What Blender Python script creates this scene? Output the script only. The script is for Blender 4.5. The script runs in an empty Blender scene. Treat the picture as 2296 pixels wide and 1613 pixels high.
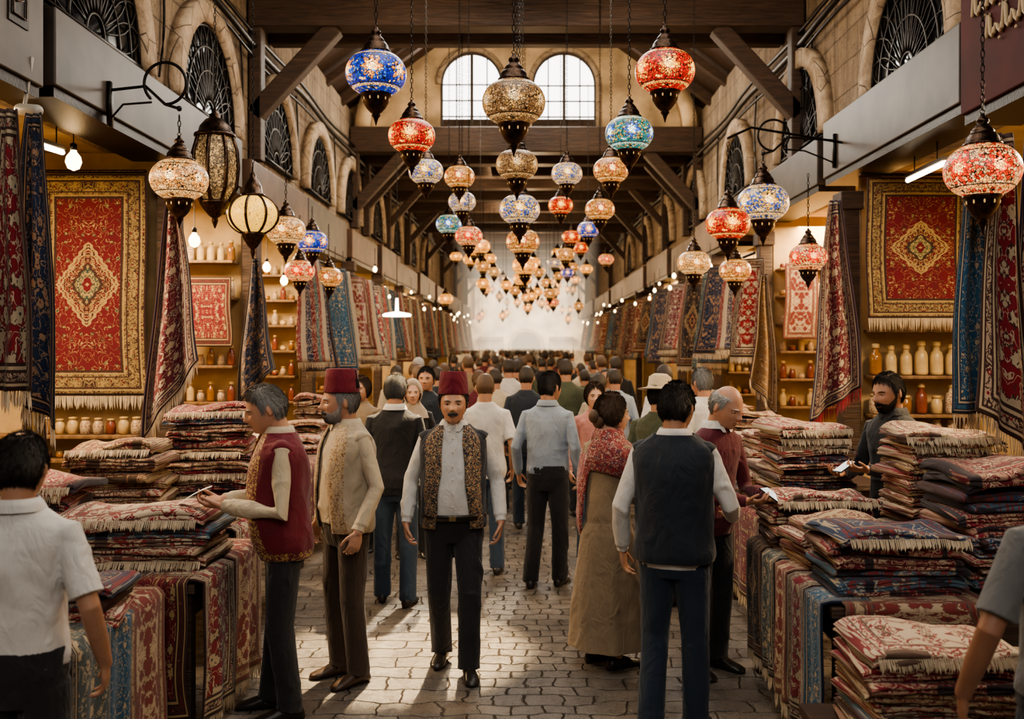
import bpy, bmesh, math, random
import numpy as np
from mathutils import Vector, Matrix
random.seed(7); np.random.seed(7)
F=2232.0; VX=1180.0; VY=775.0; H=1.97
def P(px,py,D): return Vector(((px-VX)*D/F, D, H+(VY-py)*D/F))
def PX(px,D): return (px-VX)*D/F
def PZ(py,D): return H+(VY-py)*D/F
SC=bpy.context.scene; COL=SC.collection

# ------------------------------------------------------------ node helpers
class G:
    def __init__(s,name):
        s.mat=bpy.data.materials.new(name); s.mat.use_nodes=True
        s.nt=s.mat.node_tree; s.nt.nodes.clear()
        s.out=s.nt.nodes.new('ShaderNodeOutputMaterial')
    def put(s,sock,v):
        if isinstance(v,bpy.types.NodeSocket): s.nt.links.new(v,sock)
        elif v is not None:
            if isinstance(v,(tuple,list)) and len(v)==3 and sock.type=='RGBA': v=(*v,1)
            sock.default_value=v
    def m(s,op,a,b=None,c=None,clamp=False):
        n=s.nt.nodes.new('ShaderNodeMath'); n.operation=op; n.use_clamp=clamp
        s.put(n.inputs[0],a)
        if b is not None: s.put(n.inputs[1],b)
        if c is not None: s.put(n.inputs[2],c)
        return n.outputs[0]
    def mix(s,f,a,b,mode='MIX'):
        n=s.nt.nodes.new('ShaderNodeMix'); n.data_type='RGBA'; n.blend_type=mode
        s.put(n.inputs[0],f); s.put(n.inputs[6],a); s.put(n.inputs[7],b); return n.outputs[2]
    def coord(s,k='Object'):
        return s.nt.nodes.new('ShaderNodeTexCoord').outputs[k]
    def sep(s,v):
        n=s.nt.nodes.new('ShaderNodeSeparateXYZ'); s.put(n.inputs[0],v); return n.outputs
    def comb(s,x,y,z=0.0):
        n=s.nt.nodes.new('ShaderNodeCombineXYZ'); s.put(n.inputs[0],x); s.put(n.inputs[1],y); s.put(n.inputs[2],z); return n.outputs[0]
    def vm(s,op,a,b=None,scale=None):
        n=s.nt.nodes.new('ShaderNodeVectorMath'); n.operation=op; s.put(n.inputs[0],a)
        if b is not None: s.put(n.inputs[1],b)
        if scale is not None: s.put(n.inputs['Scale'],scale)
        return n.outputs[0]
    def noise(s,v,scale,detail=3,rough=.5,dist=0,out=0):
        n=s.nt.nodes.new('ShaderNodeTexNoise'); s.put(n.inputs['Vector'],v); n.inputs['Scale'].default_value=scale
        n.inputs['Detail'].default_value=detail; n.inputs['Roughness'].default_value=rough; n.inputs['Distortion'].default_value=dist
        return n.outputs[out]
    def vor(s,v,scale,feature='F1',rnd=1.0,out='Distance'):
        n=s.nt.nodes.new('ShaderNodeTexVoronoi'); n.feature=feature; s.put(n.inputs['Vector'],v)
        n.inputs['Scale'].default_value=scale; n.inputs['Randomness'].default_value=rnd; return n.outputs[out]
    def ramp(s,f,stops,interp='LINEAR'):
        n=s.nt.nodes.new('ShaderNodeValToRGB'); n.color_ramp.interpolation=interp; s.put(n.inputs[0],f)
        el=n.color_ramp.elements
        while len(el)<len(stops): el.new(.5)
        for e,(p,c) in zip(el,stops): e.position=p; e.color=(*c,1)
        return n.outputs[0]
    def bump(s,h,strength=.3,dist=.02):
        n=s.nt.nodes.new('ShaderNodeBump'); n.inputs['Strength'].default_value=strength; n.inputs['Distance'].default_value=dist
        s.put(n.inputs['Height'],h); return n.outputs[0]
    def brick(s,vec,w,h,off=.5,ms=.012,sm=.8):
        b=s.nt.nodes.new('ShaderNodeTexBrick'); s.put(b.inputs['Vector'],vec); b.inputs['Scale'].default_value=1; b.inputs['Brick Width'].default_value=w; b.inputs['Row Height'].default_value=h
        b.inputs['Mortar Size'].default_value=ms; b.inputs['Mortar Smooth'].default_value=sm; b.offset=off; b.inputs['Color1'].default_value=(.0,.0,.0,1); b.inputs['Color2'].default_value=(1,1,1,1); b.inputs['Mortar'].default_value=(.5,.5,.5,1); b.inputs['Bias'].default_value=0; return b
    def bsdf(s,color,rough=.6,metal=0,normal=None,em=None,es=0,sheen=0,coat=0,sss=0,trans=0):
        n=s.nt.nodes.new('ShaderNodeBsdfPrincipled'); s.put(n.inputs['Base Color'],color); s.put(n.inputs['Roughness'],rough)
        s.put(n.inputs['Metallic'],metal); s.bn=n
        if normal is not None: s.put(n.inputs['Normal'],normal)
        if em is not None: s.put(n.inputs['Emission Color'],em); s.put(n.inputs['Emission Strength'],es)
        if sheen: n.inputs['Sheen Weight'].default_value=sheen
        if coat: n.inputs['Coat Weight'].default_value=coat
        if sss: n.inputs['Subsurface Weight'].default_value=sss; n.inputs['Subsurface Scale'].default_value=.01
        if trans: n.inputs['Transmission Weight'].default_value=trans
        s.nt.links.new(n.outputs[0],s.out.inputs[0]); return s.mat
    def lt(s,a,b): return s.m('LESS_THAN',a,b)
    def band(s,x,c,w): return s.lt(s.m('ABSOLUTE',s.m('SUBTRACT',x,c)),w)

_mc={}
def simple(name,col,rough=.6,metal=0,nscale=0,namt=.25,bump=0,em=None,es=0,**k):
    if name in _mc: return _mc[name]
    g=G(name); co=g.coord(); c=col; nr=None
    if nscale:
        n=g.noise(co,nscale,4); f=g.m('MULTIPLY',g.m('SUBTRACT',n,.35,clamp=True),3.0,clamp=True)
        c=g.mix(f,tuple(x*(1-namt) for x in col),tuple(min(1,x*(1+namt)) for x in col))
        if bump: nr=g.bump(g.noise(co,nscale*2,5),bump,.01)
    m=g.bsdf(c,rough,metal,nr,em,es,**k); _mc[name]=m; return m
def cloth_mat(name,col,rough=.85,sheen=.15,weave=900):
    if name in _mc: return _mc[name]
    g=G(name); co=g.coord(); n=g.noise(co,7,5,.6); 
    f=g.m('MULTIPLY',g.m('SUBTRACT',n,.3,clamp=True),2.2,clamp=True)
    c=g.mix(f,tuple(x*.82 for x in col),tuple(min(1,x*1.1) for x in col))
    h=g.m('ADD',g.noise(g.vm('MULTIPLY',co,(1.3,1.3,.8)),9,3,.5,1.2),g.m('MULTIPLY',g.noise(co,400,1),.02))
    m=g.bsdf(c,rough,0,g.bump(h,.6,.028),sheen=sheen); _mc[name]=m; return m
def emb_mat(name,base,thread,thread2,scale=1.0):
    if name in _mc: return _mc[name]
    g=G(name); co=g.coord(); x,y,z=g.sep(co)
    v=g.comb(g.m('ABSOLUTE',x),y,z)
    n=g.noise(v,38*scale,1,.5,.8); vine=g.band(n,.5,.035)
    d=g.vor(v,32*scale); fl=g.lt(d,.32); ce=g.lt(d,.15)
    c=g.mix(vine,base,thread); c=g.mix(fl,c,thread2); c=g.mix(ce,c,thread)
    m=g.bsdf(c,.7,0,g.bump(g.m('ADD',vine,fl),.3,.004),sheen=.2); _mc[name]=m; return m
def rug_mat(name,w,h,field,border,gold,dark,acc,med=True,bw=.16,seed=0.0,sc=1.0,dens=1.0):
    g=G(name); u,v,_=g.sep(g.coord('UV'))
    mx=g.m('ABSOLUTE',g.m('MULTIPLY',g.m('SUBTRACT',u,.5),w)); my=g.m('ABSOLUTE',g.m('MULTIPLY',g.m('SUBTRACT',v,.5),h))
    e=g.m('MINIMUM',g.m('SUBTRACT',w/2,mx),g.m('SUBTRACT',h/2,my))
    vec=g.comb(mx,my,seed)
    n=g.noise(vec,17*sc,2,.5,.8); vine=g.band(n,.5,.012*dens)
    d=g.vor(vec,13*sc); nn=g.noise(vec,60*sc,1); dd=g.m('ADD',d,g.m('MULTIPLY',g.m('SUBTRACT',nn,.5),.5))
    c=g.mix(g.lt(n,.33),field,tuple(.55*a+.45*b for a,b in zip(field,dark))); c=g.mix(vine,c,gold); c=g.mix(g.lt(dd,.23*dens),c,gold); c=g.mix(g.band(dd,.23*dens,.03),c,dark); c=g.mix(g.lt(dd,.09),c,acc)
    if med:
        md=g.m('ADD',g.m('DIVIDE',mx,w*.27),g.m('DIVIDE',my,h*.19))
        md=g.m('ADD',md,g.m('MULTIPLY',g.m('SINE',g.m('MULTIPLY',my,110.0)),.03))
        n2=g.noise(vec,38*sc,1,.5,.5)
        inner=g.mix(g.band(n2,.5,.05),field,gold); inner=g.mix(g.lt(n2,.4),inner,dark)
        c=g.mix(g.lt(md,1.0),c,inner); c=g.mix(g.band(md,1.0,.045),c,gold); c=g.mix(g.band(md,.86,.03),c,gold)
        core=g.mix(g.band(n2,.5,.06),gold,acc); c=g.mix(g.lt(md,.5),c,core); c=g.mix(g.band(md,.5,.05),c,dark); c=g.mix(g.lt(md,.2),c,field); c=g.mix(g.lt(md,.08),c,gold)
    nb=g.noise(vec,30*sc,2,.5,.9); db=g.vor(vec,22*sc)
    b=g.mix(g.band(nb,.5,.035),border,dark); b=g.mix(g.lt(nb,.38),b,dark); b=g.mix(g.lt(db,.22),b,field); b=g.mix(g.lt(db,.10),b,gold)
    c=g.mix(g.lt(e,bw),c,b)
    for p,wd,cc in ((bw,.010,dark),(bw*.9,.006,gold),(bw*.76,.005,dark),(bw*.30,.007,dark),(bw*.22,.006,gold),(0,.016,dark)):
        c=g.mix(g.band(e,p,wd),c,cc)
    wv=g.noise(g.coord(),5,4); c=g.mix(g.m('MULTIPLY',wv,.45),c,tuple(x*.4 for x in dark))
    return g.bsdf(c,.92,0,g.bump(g.noise(g.coord(),260,2),.35,.004),sheen=.1)
def fold_mat(name,pal):
    g=G(name); co=g.coord(); oi=g.nt.nodes.new('ShaderNodeObjectInfo').outputs['Random']
    off=g.m('MULTIPLY',oi,37.0); x,y,z=g.sep(co); ax=g.m('ABSOLUTE',x); ay=g.m('ABSOLUTE',y)
    v=g.comb(g.m('ADD',ax,off),g.m('ADD',ay,off),off)
    n=g.noise(v,11,2,.5,1.0); d=g.vor(v,10); nn=g.noise(v,45,1); d=g.m('ADD',d,g.m('MULTIPLY',g.m('SUBTRACT',nn,.5),.45))
    base=g.mix(g.lt(oi,.5),pal[0],pal[1])
    c=g.mix(g.lt(n,.40),base,pal[4]); c=g.mix(g.band(n,.5,.022),c,pal[2]); c=g.mix(g.band(n,.40,.012),c,pal[3]); c=g.mix(g.lt(d,.26),c,pal[4]); c=g.mix(g.band(d,.26,.035),c,pal[3]); c=g.mix(g.lt(d,.10),c,pal[2])
    e=g.m('MINIMUM',g.m('SUBTRACT',.35,ax),g.m('SUBTRACT',.25,ay))
    b=g.mix(g.band(g.noise(v,28,1),.5,.06),pal[0],pal[4]); c=g.mix(g.lt(e,.085),c,b)
    for p,wd,cc in ((.085,.006,pal[3]),(.074,.003,pal[2]),(.034,.004,pal[3])): c=g.mix(g.band(e,p,wd),c,cc)
    ne=g.noise(g.comb(g.m('ADD',x,off),g.m('MULTIPLY',z,2.0),off),18,2,.5,.6); s2=g.noise(g.comb(g.m('ADD',x,off),0.0,off),7,1)
    edge=g.mix(g.lt(ne,.42),base,pal[4]); edge=g.mix(g.band(ne,.52,.03),edge,pal[2]); edge=g.mix(g.lt(s2,.40),edge,pal[3])
    c=g.mix(g.lt(e,.022),c,edge)
    c=g.mix(g.m('MULTIPLY',g.noise(co,3,3),.3),c,(.05,.03,.022))
    return g.bsdf(c,.93,0,g.bump(g.m('ADD',g.noise(co,120,3),g.noise(co,20,3)),.4,.006),sheen=.1)
def mosaic(name,base,alt,petal,center,strength=3.0,R=.17,tr=.25):
    g=G(name); x,y,z=g.sep(g.coord()); az=g.m('ARCTAN2',y,x)
    u=g.m('MULTIPLY',g.m('SUBTRACT',g.m('FRACT',g.m('ADD',g.m('MULTIPLY',az,6/(2*math.pi)),8.0)),.5),2*math.pi/6)
    v=g.m('DIVIDE',z,R*1.05); r=g.m('SQRT',g.m('ADD',g.m('MULTIPLY',u,u),g.m('MULTIPLY',v,v))); th=g.m('ARCTAN2',v,u)
    rp=g.m('ADD',.31,g.m('MULTIPLY',g.m('COSINE',g.m('MULTIPLY',th,8.0)),.08))
    co=g.coord(); cell=g.vor(co,74,out='Color'); cs=g.sep(cell); cr=cs[0]; ed=g.vor(co,74,'DISTANCE_TO_EDGE')
    c=g.mix(g.lt(cr,.42),base,alt); c=g.mix(g.lt(cr,.14),c,center)
    c=g.mix(g.lt(r,rp),c,g.mix(g.lt(cs[2],.3),petal,alt)); c=g.mix(g.lt(r,g.m('MULTIPLY',rp,.5)),c,center)
    c=g.mix(g.band(r,rp,.014),c,(.05,.03,.02))
    vs=g.m('ABSOLUTE',v); c=g.mix(g.band(vs,.50,.03),c,center); c=g.mix(g.band(vs,.44,.012),c,(.04,.03,.02))
    gr=g.lt(ed,.075); c=g.mix(gr,c,(.012,.008,.005)); vb=g.m('ADD',.35,g.m('MULTIPLY',cs[1],1.1))
    em=g.m('MULTIPLY',g.m('MULTIPLY',vb,g.m('ADD',.24,g.m('DIVIDE',1.7,g.m('ADD',1.0,g.m('MULTIPLY',g.m('MULTIPLY',r,r),26.0))))),strength)  # bulb hot spot painted into the emission around each flower centre
    g.bsdf(g.mix(.6,c,(.01,.007,.005)),.28,0,g.bump(ed,.5,.006),em=c,es=em,coat=.15)
    t=g.nt.nodes.new('ShaderNodeBsdfTranslucent'); g.put(t.inputs[0],c); mx=g.nt.nodes.new('ShaderNodeMixShader')
    g.put(mx.inputs[0],g.m('MULTIPLY',g.m('SUBTRACT',1.0,gr),tr)); g.nt.links.new(g.bn.outputs[0],mx.inputs[1]); g.nt.links.new(t.outputs[0],mx.inputs[2]); g.nt.links.new(mx.outputs[0],g.out.inputs[0])
    return g.mat

# ------------------------------------------------------------ mesh helpers
class MB:
    def __init__(s): s.v=[]; s.f=[]; s.m=[]
    def add(s,vs,fs,mi=0):
        o=len(s.v); s.v.extend([tuple(p) for p in vs]); s.f.extend([tuple(i+o for i in f) for f in fs]); s.m.extend([mi]*len(fs))
    def rings(s,R,mi=0,cap=True,closed=True):
        n=len(R[0]); vs=[p for r in R for p in r]; fs=[]
        for i in range(len(R)-1):
            for j in range(n if closed else n-1):
                k=(j+1)%n; fs.append((i*n+j,(i+1)*n+j,(i+1)*n+k,i*n+k))
        if cap: fs.append(tuple(range(n))); fs.append(tuple((len(R)-1)*n+j for j in reversed(range(n))))
        s.add(vs,fs,mi)
    def tube(s,pts,rad,ref=(0,0,1),seg=12,mi=0,ends=True,cap=True):
        pts=[Vector(p) for p in pts]; rad=[(r,r) if not isinstance(r,(tuple,list)) else r for r in rad]
        if ends:
            t0=(pts[1]-pts[0]).normalized(); t1=(pts[-1]-pts[-2]).normalized()
            a,b=rad[0],rad[-1]; ra=min(a); rb=min(b)
            pts=[pts[0]-t0*ra*.85,pts[0]-t0*ra*.5]+pts+[pts[-1]+t1*rb*.5,pts[-1]+t1*rb*.85]
            rad=[(a[0]*.4,a[1]*.4),(a[0]*.82,a[1]*.82)]+rad+[(b[0]*.82,b[1]*.82),(b[0]*.4,b[1]*.4)]
        R=[]; ref=Vector(ref).normalized()
        for i,p in enumerate(pts):
            t=(pts[min(i+1,len(pts)-1)]-pts[max(i-1,0)]).normalized(); rf=ref
            if abs(t.dot(rf))>.97: rf=Vector((0,1,0)) if abs(t.y)<.9 else Vector((1,0,0))
            sd=t.cross(rf).normalized(); up=sd.cross(t)
            R.append([p+sd*math.cos(2*math.pi*j/seg)*rad[i][0]+up*math.sin(2*math.pi*j/seg)*rad[i][1] for j in range(seg)])
        s.rings(R,mi,cap)
    def lathe(s,prof,seg=32,mi=0,c=(0,0,0),cap=True):
        s.rings([[(c[0]+r*math.cos(2*math.pi*j/seg),c[1]+r*math.sin(2*math.pi*j/seg),c[2]+z) for j in range(seg)] for r,z in prof],mi,cap)
    def box(s,a,b,mi=0):
        x0,y0,z0=a; x1,y1,z1=b
        s.add([(x0,y0,z0),(x1,y0,z0),(x1,y1,z0),(x0,y1,z0),(x0,y0,z1),(x1,y0,z1),(x1,y1,z1),(x0,y1,z1)],
              [(0,3,2,1),(4,5,6,7),(0,1,5,4),(1,2,6,5),(2,3,7,6),(3,0,4,7)],mi)
    def obox(s,p,q,w,h,mi=0,up=(0,0,1)):
        p=Vector(p);q=Vector(q);t=(q-p).normalized(); u=Vector(up)
        if abs(t.dot(u))>.97:u=Vector((0,1,0))
        sd=t.cross(u).normalized(); u=sd.cross(t)
        R=[[c+sd*a*w/2+u*b*h/2 for a,b in ((-1,-1),(1,-1),(1,1),(-1,1))] for c in (p,q)]; s.rings(R,mi)
    def ell(s,c,r,rot=None,nu=16,nv=10,mi=0):
        c=Vector(c); R=[]
        for i in range(nv+1):
            e=-math.pi/2+math.pi*(i+.02)/(nv+.04); row=[]
            for j in range(nu):
                a=2*math.pi*j/nu; p=Vector((r[0]*math.cos(e)*math.cos(a),r[1]*math.cos(e)*math.sin(a),r[2]*math.sin(e)))
                row.append(c+(rot@p if rot else p))
            R.append(row)
        s.rings(R,mi)
    def mesh(s,name,mats,smooth=True,recalc=True):
        me=bpy.data.meshes.new(name); me.from_pydata(s.v,[],s.f)
        for m in mats: me.materials.append(m)
        me.polygons.foreach_set('material_index',s.m)
        if recalc:
            bm=bmesh.new(); bm.from_mesh(me); bmesh.ops.recalc_face_normals(bm,faces=bm.faces); bm.to_mesh(me); bm.free()
        me.polygons.foreach_set('use_smooth',[smooth]*len(me.polygons)); me.update(); return me
def ob(name,me,parent=None,label=None,cat=None,kind=None,group=None,loc=None,rot=None,scale=None):
    o=bpy.data.objects.new(name,me); COL.objects.link(o)
    if parent: o.parent=parent
    if label: o['label']=label
    if cat and not parent: o['category']=cat
    if kind: o['kind']=kind
    if group: o['group']=group
    if loc is not None: o.location=loc
    if rot is not None: o.rotation_euler=rot
    if scale is not None: o.scale=(scale,)*3 if isinstance(scale,(int,float)) else scale
    return o
def bevel(o,w=.01,seg=2):
    b=o.modifiers.new('b','BEVEL'); b.width=w; b.segments=seg; b.limit_method='ANGLE'; return o
def baked(me,mods,mats):
    t=bpy.data.objects.new('tmp',me); COL.objects.link(t)
    for typ,props in mods:
        m=t.modifiers.new('m',typ)
        for k,v in props.items(): setattr(m,k,v)
    dg=bpy.context.evaluated_depsgraph_get(); dg.update()
    r=bpy.data.meshes.new_from_object(t.evaluated_get(dg)); bpy.data.objects.remove(t)
    r.materials.clear()
    for m in mats: r.materials.append(m)
    r.polygons.foreach_set('use_smooth',[True]*len(r.polygons)); return r
def remesh(mb,vox,it,mat,amp=0,kz=1.0,seed=0,foci=()):
    me=mb.mesh('t',[])
    r=baked(me,[('REMESH',dict(mode='VOXEL',voxel_size=vox)),('SMOOTH',dict(factor=.5,iterations=it))],[mat])
    r.polygons.foreach_set('material_index',[0]*len(r.polygons))
    if amp:
        n=len(r.vertices); co=np.empty(n*3); r.vertices.foreach_get('co',co); co=co.reshape(-1,3)
        nr=np.empty(n*3); r.vertex_normals.foreach_get('vector',nr); nr=nr.reshape(-1,3)
        rs=np.random.RandomState(seed+11); s=seed
        wp=co+.035*np.stack([np.sin(co@rs.normal(0,9,3)+s),np.sin(co@rs.normal(0,9,3)+2*s),np.sin(co@rs.normal(0,9,3)+3*s)],1)
        disp=np.zeros(n)
        for i in range(9):
            kv=rs.normal(0,1,3); kv/=np.linalg.norm(kv); kv*=rs.uniform(22,62)*np.array([1,1,kz]); ph=rs.uniform(0,6.3)
            m2=np.clip(np.sin(wp@rs.normal(0,5.5,3)+rs.uniform(0,6.3))+.1,0,1)
            disp+=m2*(.45-np.sqrt(np.sin(wp@kv*.5+ph)**2+.02))
        disp=disp*1.35
        for (p,dr) in foci:
            q=wp-np.array(p); dd=np.linalg.norm(q,axis=1); dv=np.array(dr)+rs.normal(0,.25,3); tt=q@dv; disp+=1.3*np.exp(-(dd/.085)**2)*(.5-np.sqrt(np.sin(34*tt+rs.uniform(0,3))**2+.03))
        flat=np.clip(1.15-np.abs(nr[:,2])*1.2,0,1)
        co+=nr*(np.clip(disp*flat,-.55,2.2)*amp)[:,None]
        r.vertices.foreach_set('co',co.ravel()); r.update()
    return r

# ------------------------------------------------------------ people
def head_pts(A,E,off=0.0):
    A,E=np.broadcast_arrays(np.asarray(A,float),np.asarray(E,float))
    dx=np.cos(E)*np.sin(A); dy=-np.cos(E)*np.cos(A); dz=np.sin(E)
    x=.077*dx; y=.099*dy; z=.121*dz; low=np.clip(-dz,0,1); fr=np.clip(-dy,0,1)
    x=x*(1-.24*low**1.8); y=np.where(dy>0,y*(1-.45*low),y)
    g=lambda cx,cz,sx,sz: np.exp(-((x-cx)/sx)**2-((z-cz)/sz)**2)
    f=.046*low**2*np.sqrt(fr)
    f=f+.016*g(0,-.002,.010,.022)+.030*g(0,-.028,.012,.014)+.009*g(.014,-.034,.008,.008)+.009*g(-.014,-.034,.008,.008)
    for sg in (1,-1):
        f=f-.014*g(sg*.032,.001,.014,.009)+.007*g(sg*.03,.021,.02,.007)+.006*g(sg*.043,-.028,.016,.018)-.003*g(sg*.034,-.05,.006,.014)
    f=f+.009*g(0,-.058,.023,.005)+.009*g(0,-.071,.019,.006)-.006*g(0,-.0645,.022,.0028)+.011*g(0,-.1,.022,.014)
    y=y-f*(fr>0)
    return x+off*dx,y+off*dy,z+off*dz
def patch(maskf,Ar=(-math.pi,math.pi),Er=(-1.5,1.5),n=(90,60)):
    A,E=np.meshgrid(np.linspace(*Ar,n[0]),np.linspace(*Er,n[1]))
    x,y,z=head_pts(A,E); O=maskf(A,E,x,z); X,Y,Z=head_pts(A,E,O); mb=MB()
    ok=O>-.002; idx=-np.ones(A.shape,int); vs=[]; fs=[]
    for i in range(n[1]-1):
        for j in range(n[0]-1):
            if ok[i,j] and ok[i+1,j] and ok[i,j+1] and ok[i+1,j+1]:
                q=[]
                for a,b in ((i,j),(i,j+1),(i+1,j+1),(i+1,j)):
                    if idx[a,b]<0: idx[a,b]=len(vs); vs.append((X[a,b],Y[a,b],Z[a,b]))
                    q.append(idx[a,b])
                fs.append(tuple(q))
    mb.add(vs,fs); return mb
def strands(mb,maskf,N,L,seed,Ar=(-math.pi,math.pi),Er=(-1.3,1.5),down=1.0,w=.0011,minO=.001,lift=.003):
    rs=np.random.RandomState(seed); A=rs.uniform(*Ar,N); E=np.arcsin(rs.uniform(math.sin(Er[0]),math.sin(Er[1]),N))
    x,y,z=head_pts(A,E); O=maskf(A,E,x,z); k=O>minO; A,E,O=A[k],E[k],O[k]
    p0=np.stack(head_pts(A,E,O-.002),1); A2=A+rs.normal(0,.12,len(A))*.6+np.sign(A)*.10*down; E2=E-(L/.11)*down*(.5+.5*np.cos(E))+rs.normal(0,.06,len(A))
    far=np.abs(E)>1.1; E2=np.where(far,E-.05,E2); A2=np.where(far,A+.2*rs.normal(0,1,len(A)),A2)
    p1=np.stack(head_pts(A2,E2,O+.002+lift*rs.uniform(0,1.6,len(A))),1); d=p1-p0; ln=np.linalg.norm(d,axis=1,keepdims=True)+1e-9
    d=d/ln*np.minimum(ln,L*1.3); pm=p0+d*.5+np.stack([np.cos(E)*np.sin(A),-np.cos(E)*np.cos(A),np.sin(E)],1)*.0026
    sd=np.cross(d,p0); sd/=np.linalg.norm(sd,axis=1,keepdims=True)+1e-9; sd*=w
    for a,b,c,s_ in zip(p0,pm,p0+d,sd): mb.add([a-s_,a+s_,b+s_*.8,c,b-s_*.8],[(0,1,2,3,4)])
def hair_mask(style,th=.009):
    def f(A,E,x,z):
        a=np.abs(A)
        fr=.8 if style!='recede' else 1.0
        line=np.interp(a,[0,.5,.9,1.15,1.3,1.5,1.75,2.1,3.2],[fr,fr-.04,fr-.2,.42,-.05,.25,.1,-.45,-.60])
        if style=='woman': line=np.interp(a,[0,.5,.9,1.2,1.5,2.0,3.2],[.85,.75,.4,-.1,-.4,-.7,-.85])
        line=line+.035*np.sin(A*19+1)+.025*np.sin(A*43)
        O=np.clip((E-line)*.022,-.004,th)
        O=O+np.where(O>.002,.0020*np.sin(A*17+E*9)*np.cos(E)+.0014*np.sin(A*41-E*31),0)
        if style in('bald','fringe'): O=np.minimum(O,(.60-E+.03*np.sin(A*31))*.03-.03*np.clip(.9-a,0,1))
        if style=='spot': O=np.minimum(O,np.where((E>.9),(1.25-E+.8*np.clip(1.6-a,0,1))*.04,th))
        return O
    return f
def hand(mb,W,d,n,t,curl=.35,sc=1.0):
    W=Vector(W); d=Vector(d).normalized(); n=Vector(n); n=(n-d*n.dot(d)).normalized(); t=Vector(t); t=(t-d*t.dot(d)-n*t.dot(n)).normalized()
    mb.tube([W-d*.03*sc,W+d*.01*sc,W+d*.045*sc,W+d*.085*sc],[(.026*sc,.02*sc),(.029*sc,.018*sc),(.040*sc,.016*sc),(.040*sc,.012*sc)],ref=n,seg=12)
    for k,(off,L) in enumerate(((.031,.070),(.0105,.080),(-.0105,.074),(-.031,.058))):
        b=W+d*(.086-.006*(k in(0,3)))*sc+t*off*sc; dr=(d+t*off*2.2).normalized(); p=b; pts=[b-dr*.012,b]; an=0
        for q,fr in enumerate((.45,.3,.25)):
            an+=curl*(1+.25*k*.5)*(.8 if q==0 else 1.1); v=dr*math.cos(an)+n*math.sin(an); p=p+v*L*fr*sc; pts.append(p)
        mb.tube(pts,[.0085*sc,.0088*sc,.0082*sc,.0075*sc,.0062*sc],ref=t,seg=8)
    b=W+d*.022*sc+t*.028*sc; v1=(d*.75+t*.7+n*.25).normalized(); v2=(d*.9+t*.35+n*.4).normalized(); v3=(d+t*.1+n*.5).normalized()
    p1=b+v1*.036*sc; p2=p1+v2*.03*sc; p3=p2+v3*.024*sc
    mb.tube([b-v1*.01,p1,p2,p3],[.013*sc,.0105*sc,.0095*sc,.007*sc],ref=n,seg=8)
TR=[(.79,.11,.085,0),(.84,.150,.105,0),(.90,.168,.118,.25),(.97,.164,.120,.65),(1.04,.158,.116,.95),(1.12,.156,.113,1.),(1.20,.160,.113,.8),(1.28,.170,.118,.4),
    (1.36,.178,.114,.05),(1.40,.176,.102,0),(1.43,.160,.090,0),(1.46,.118,.078,0),(1.485,.082,.068,0),(1.51,.060,.058,0)]
def ring(cx,cy,z,rx,ry,seg=36,t0=None):
    out=[]
    if t0 is None: ts=[2*math.pi*j/seg for j in range(seg)]
    else: ts=[t0+(2*math.pi-2*t0)*j/(seg-1) for j in range(seg)]
    for t in ts:
        s_,c_=math.sin(t),math.cos(t)
        out.append((cx+rx*math.copysign(abs(s_)**.88,s_),cy-ry*math.copysign(abs(c_)**.88,c_),z))
    return out
def torso(lean,belly,exp,z0,z1,fem=0,low=0):
    out=[]
    zs=sorted(set([z0,z1]+[t[0] for t in TR if z0<t[0]<z1]))
    for z in zs:
        rx=np.interp(z,[t[0] for t in TR],[t[1] for t in TR]); ry=np.interp(z,[t[0] for t in TR],[t[2] for t in TR]); b=np.interp(z,[t[0] for t in TR],[t[3] for t in TR])
        bb=belly*b; k=1-fem*.12; e=exp+low*max(0,min(1,(1.06-z)/.1))
        out.append((0,-lean*(z-.95)-bb*.5,z,(rx+e+bb*.3)*k,(ry+e+bb*.6)*k))
    return out
SKIN={}
def skin(tone):
    if tone in SKIN: return SKIN[tone]
    c={0:(.54,.31,.21),1:(.46,.26,.17),2:(.36,.19,.12),3:(.62,.38,.265)}[tone]
    g=G('skin_%d'%tone); co=g.coord(); x=g.mix(g.noise(co,22,3),tuple(q*.66 for q in c),tuple(min(1,q*1.15) for q in c))
    x=g.mix(g.m('MULTIPLY',g.noise(co,60,3),.3),x,(c[0]*.9,c[1]*.6,c[2]*.55))
    SKIN[tone]=g.bsdf(x,.45,0,g.bump(g.noise(co,110,4),.35,.003),sss=.08); return SKIN[tone]
HAIRM={}
def hairm(c,nm):
    if nm in HAIRM: return HAIRM[nm]
    g=G('hair_'+nm); co=g.coord(); n=g.noise(g.vm('MULTIPLY',co,(1,1,.35)),240,3)
    HAIRM[nm]=g.bsdf(g.mix(n,tuple(q*.3 for q in c),tuple(min(1,q*1.7) for q in c)),.5,0,g.bump(n,.8,.006)); return HAIRM[nm]
HG=hairm((.36,.34,.32),'grey'); HW=hairm((.58,.56,.53),'white'); HB=hairm((.034,.024,.018),'black'); HBR=hairm((.10,.055,.03),'brown'); HDG=hairm((.13,.12,.11),'dark_grey')
eye_w=simple('eye_white',(.42,.37,.33),.25); eye_d=simple('eye_iris',(.015,.009,.006),.1); lipm=simple('lips',(.30,.14,.11),.5)
leather=simple('shoe_leather',(.022,.018,.016),.35,nscale=20,bump=.1); leather_b=simple('brown_shoe_leather',(.05,.028,.018),.4,nscale=20,bump=.1)
beltm=simple('belt_leather',(.015,.012,.01),.4); brassm=simple('belt_buckle',(.5,.4,.22),.3,1)
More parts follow.
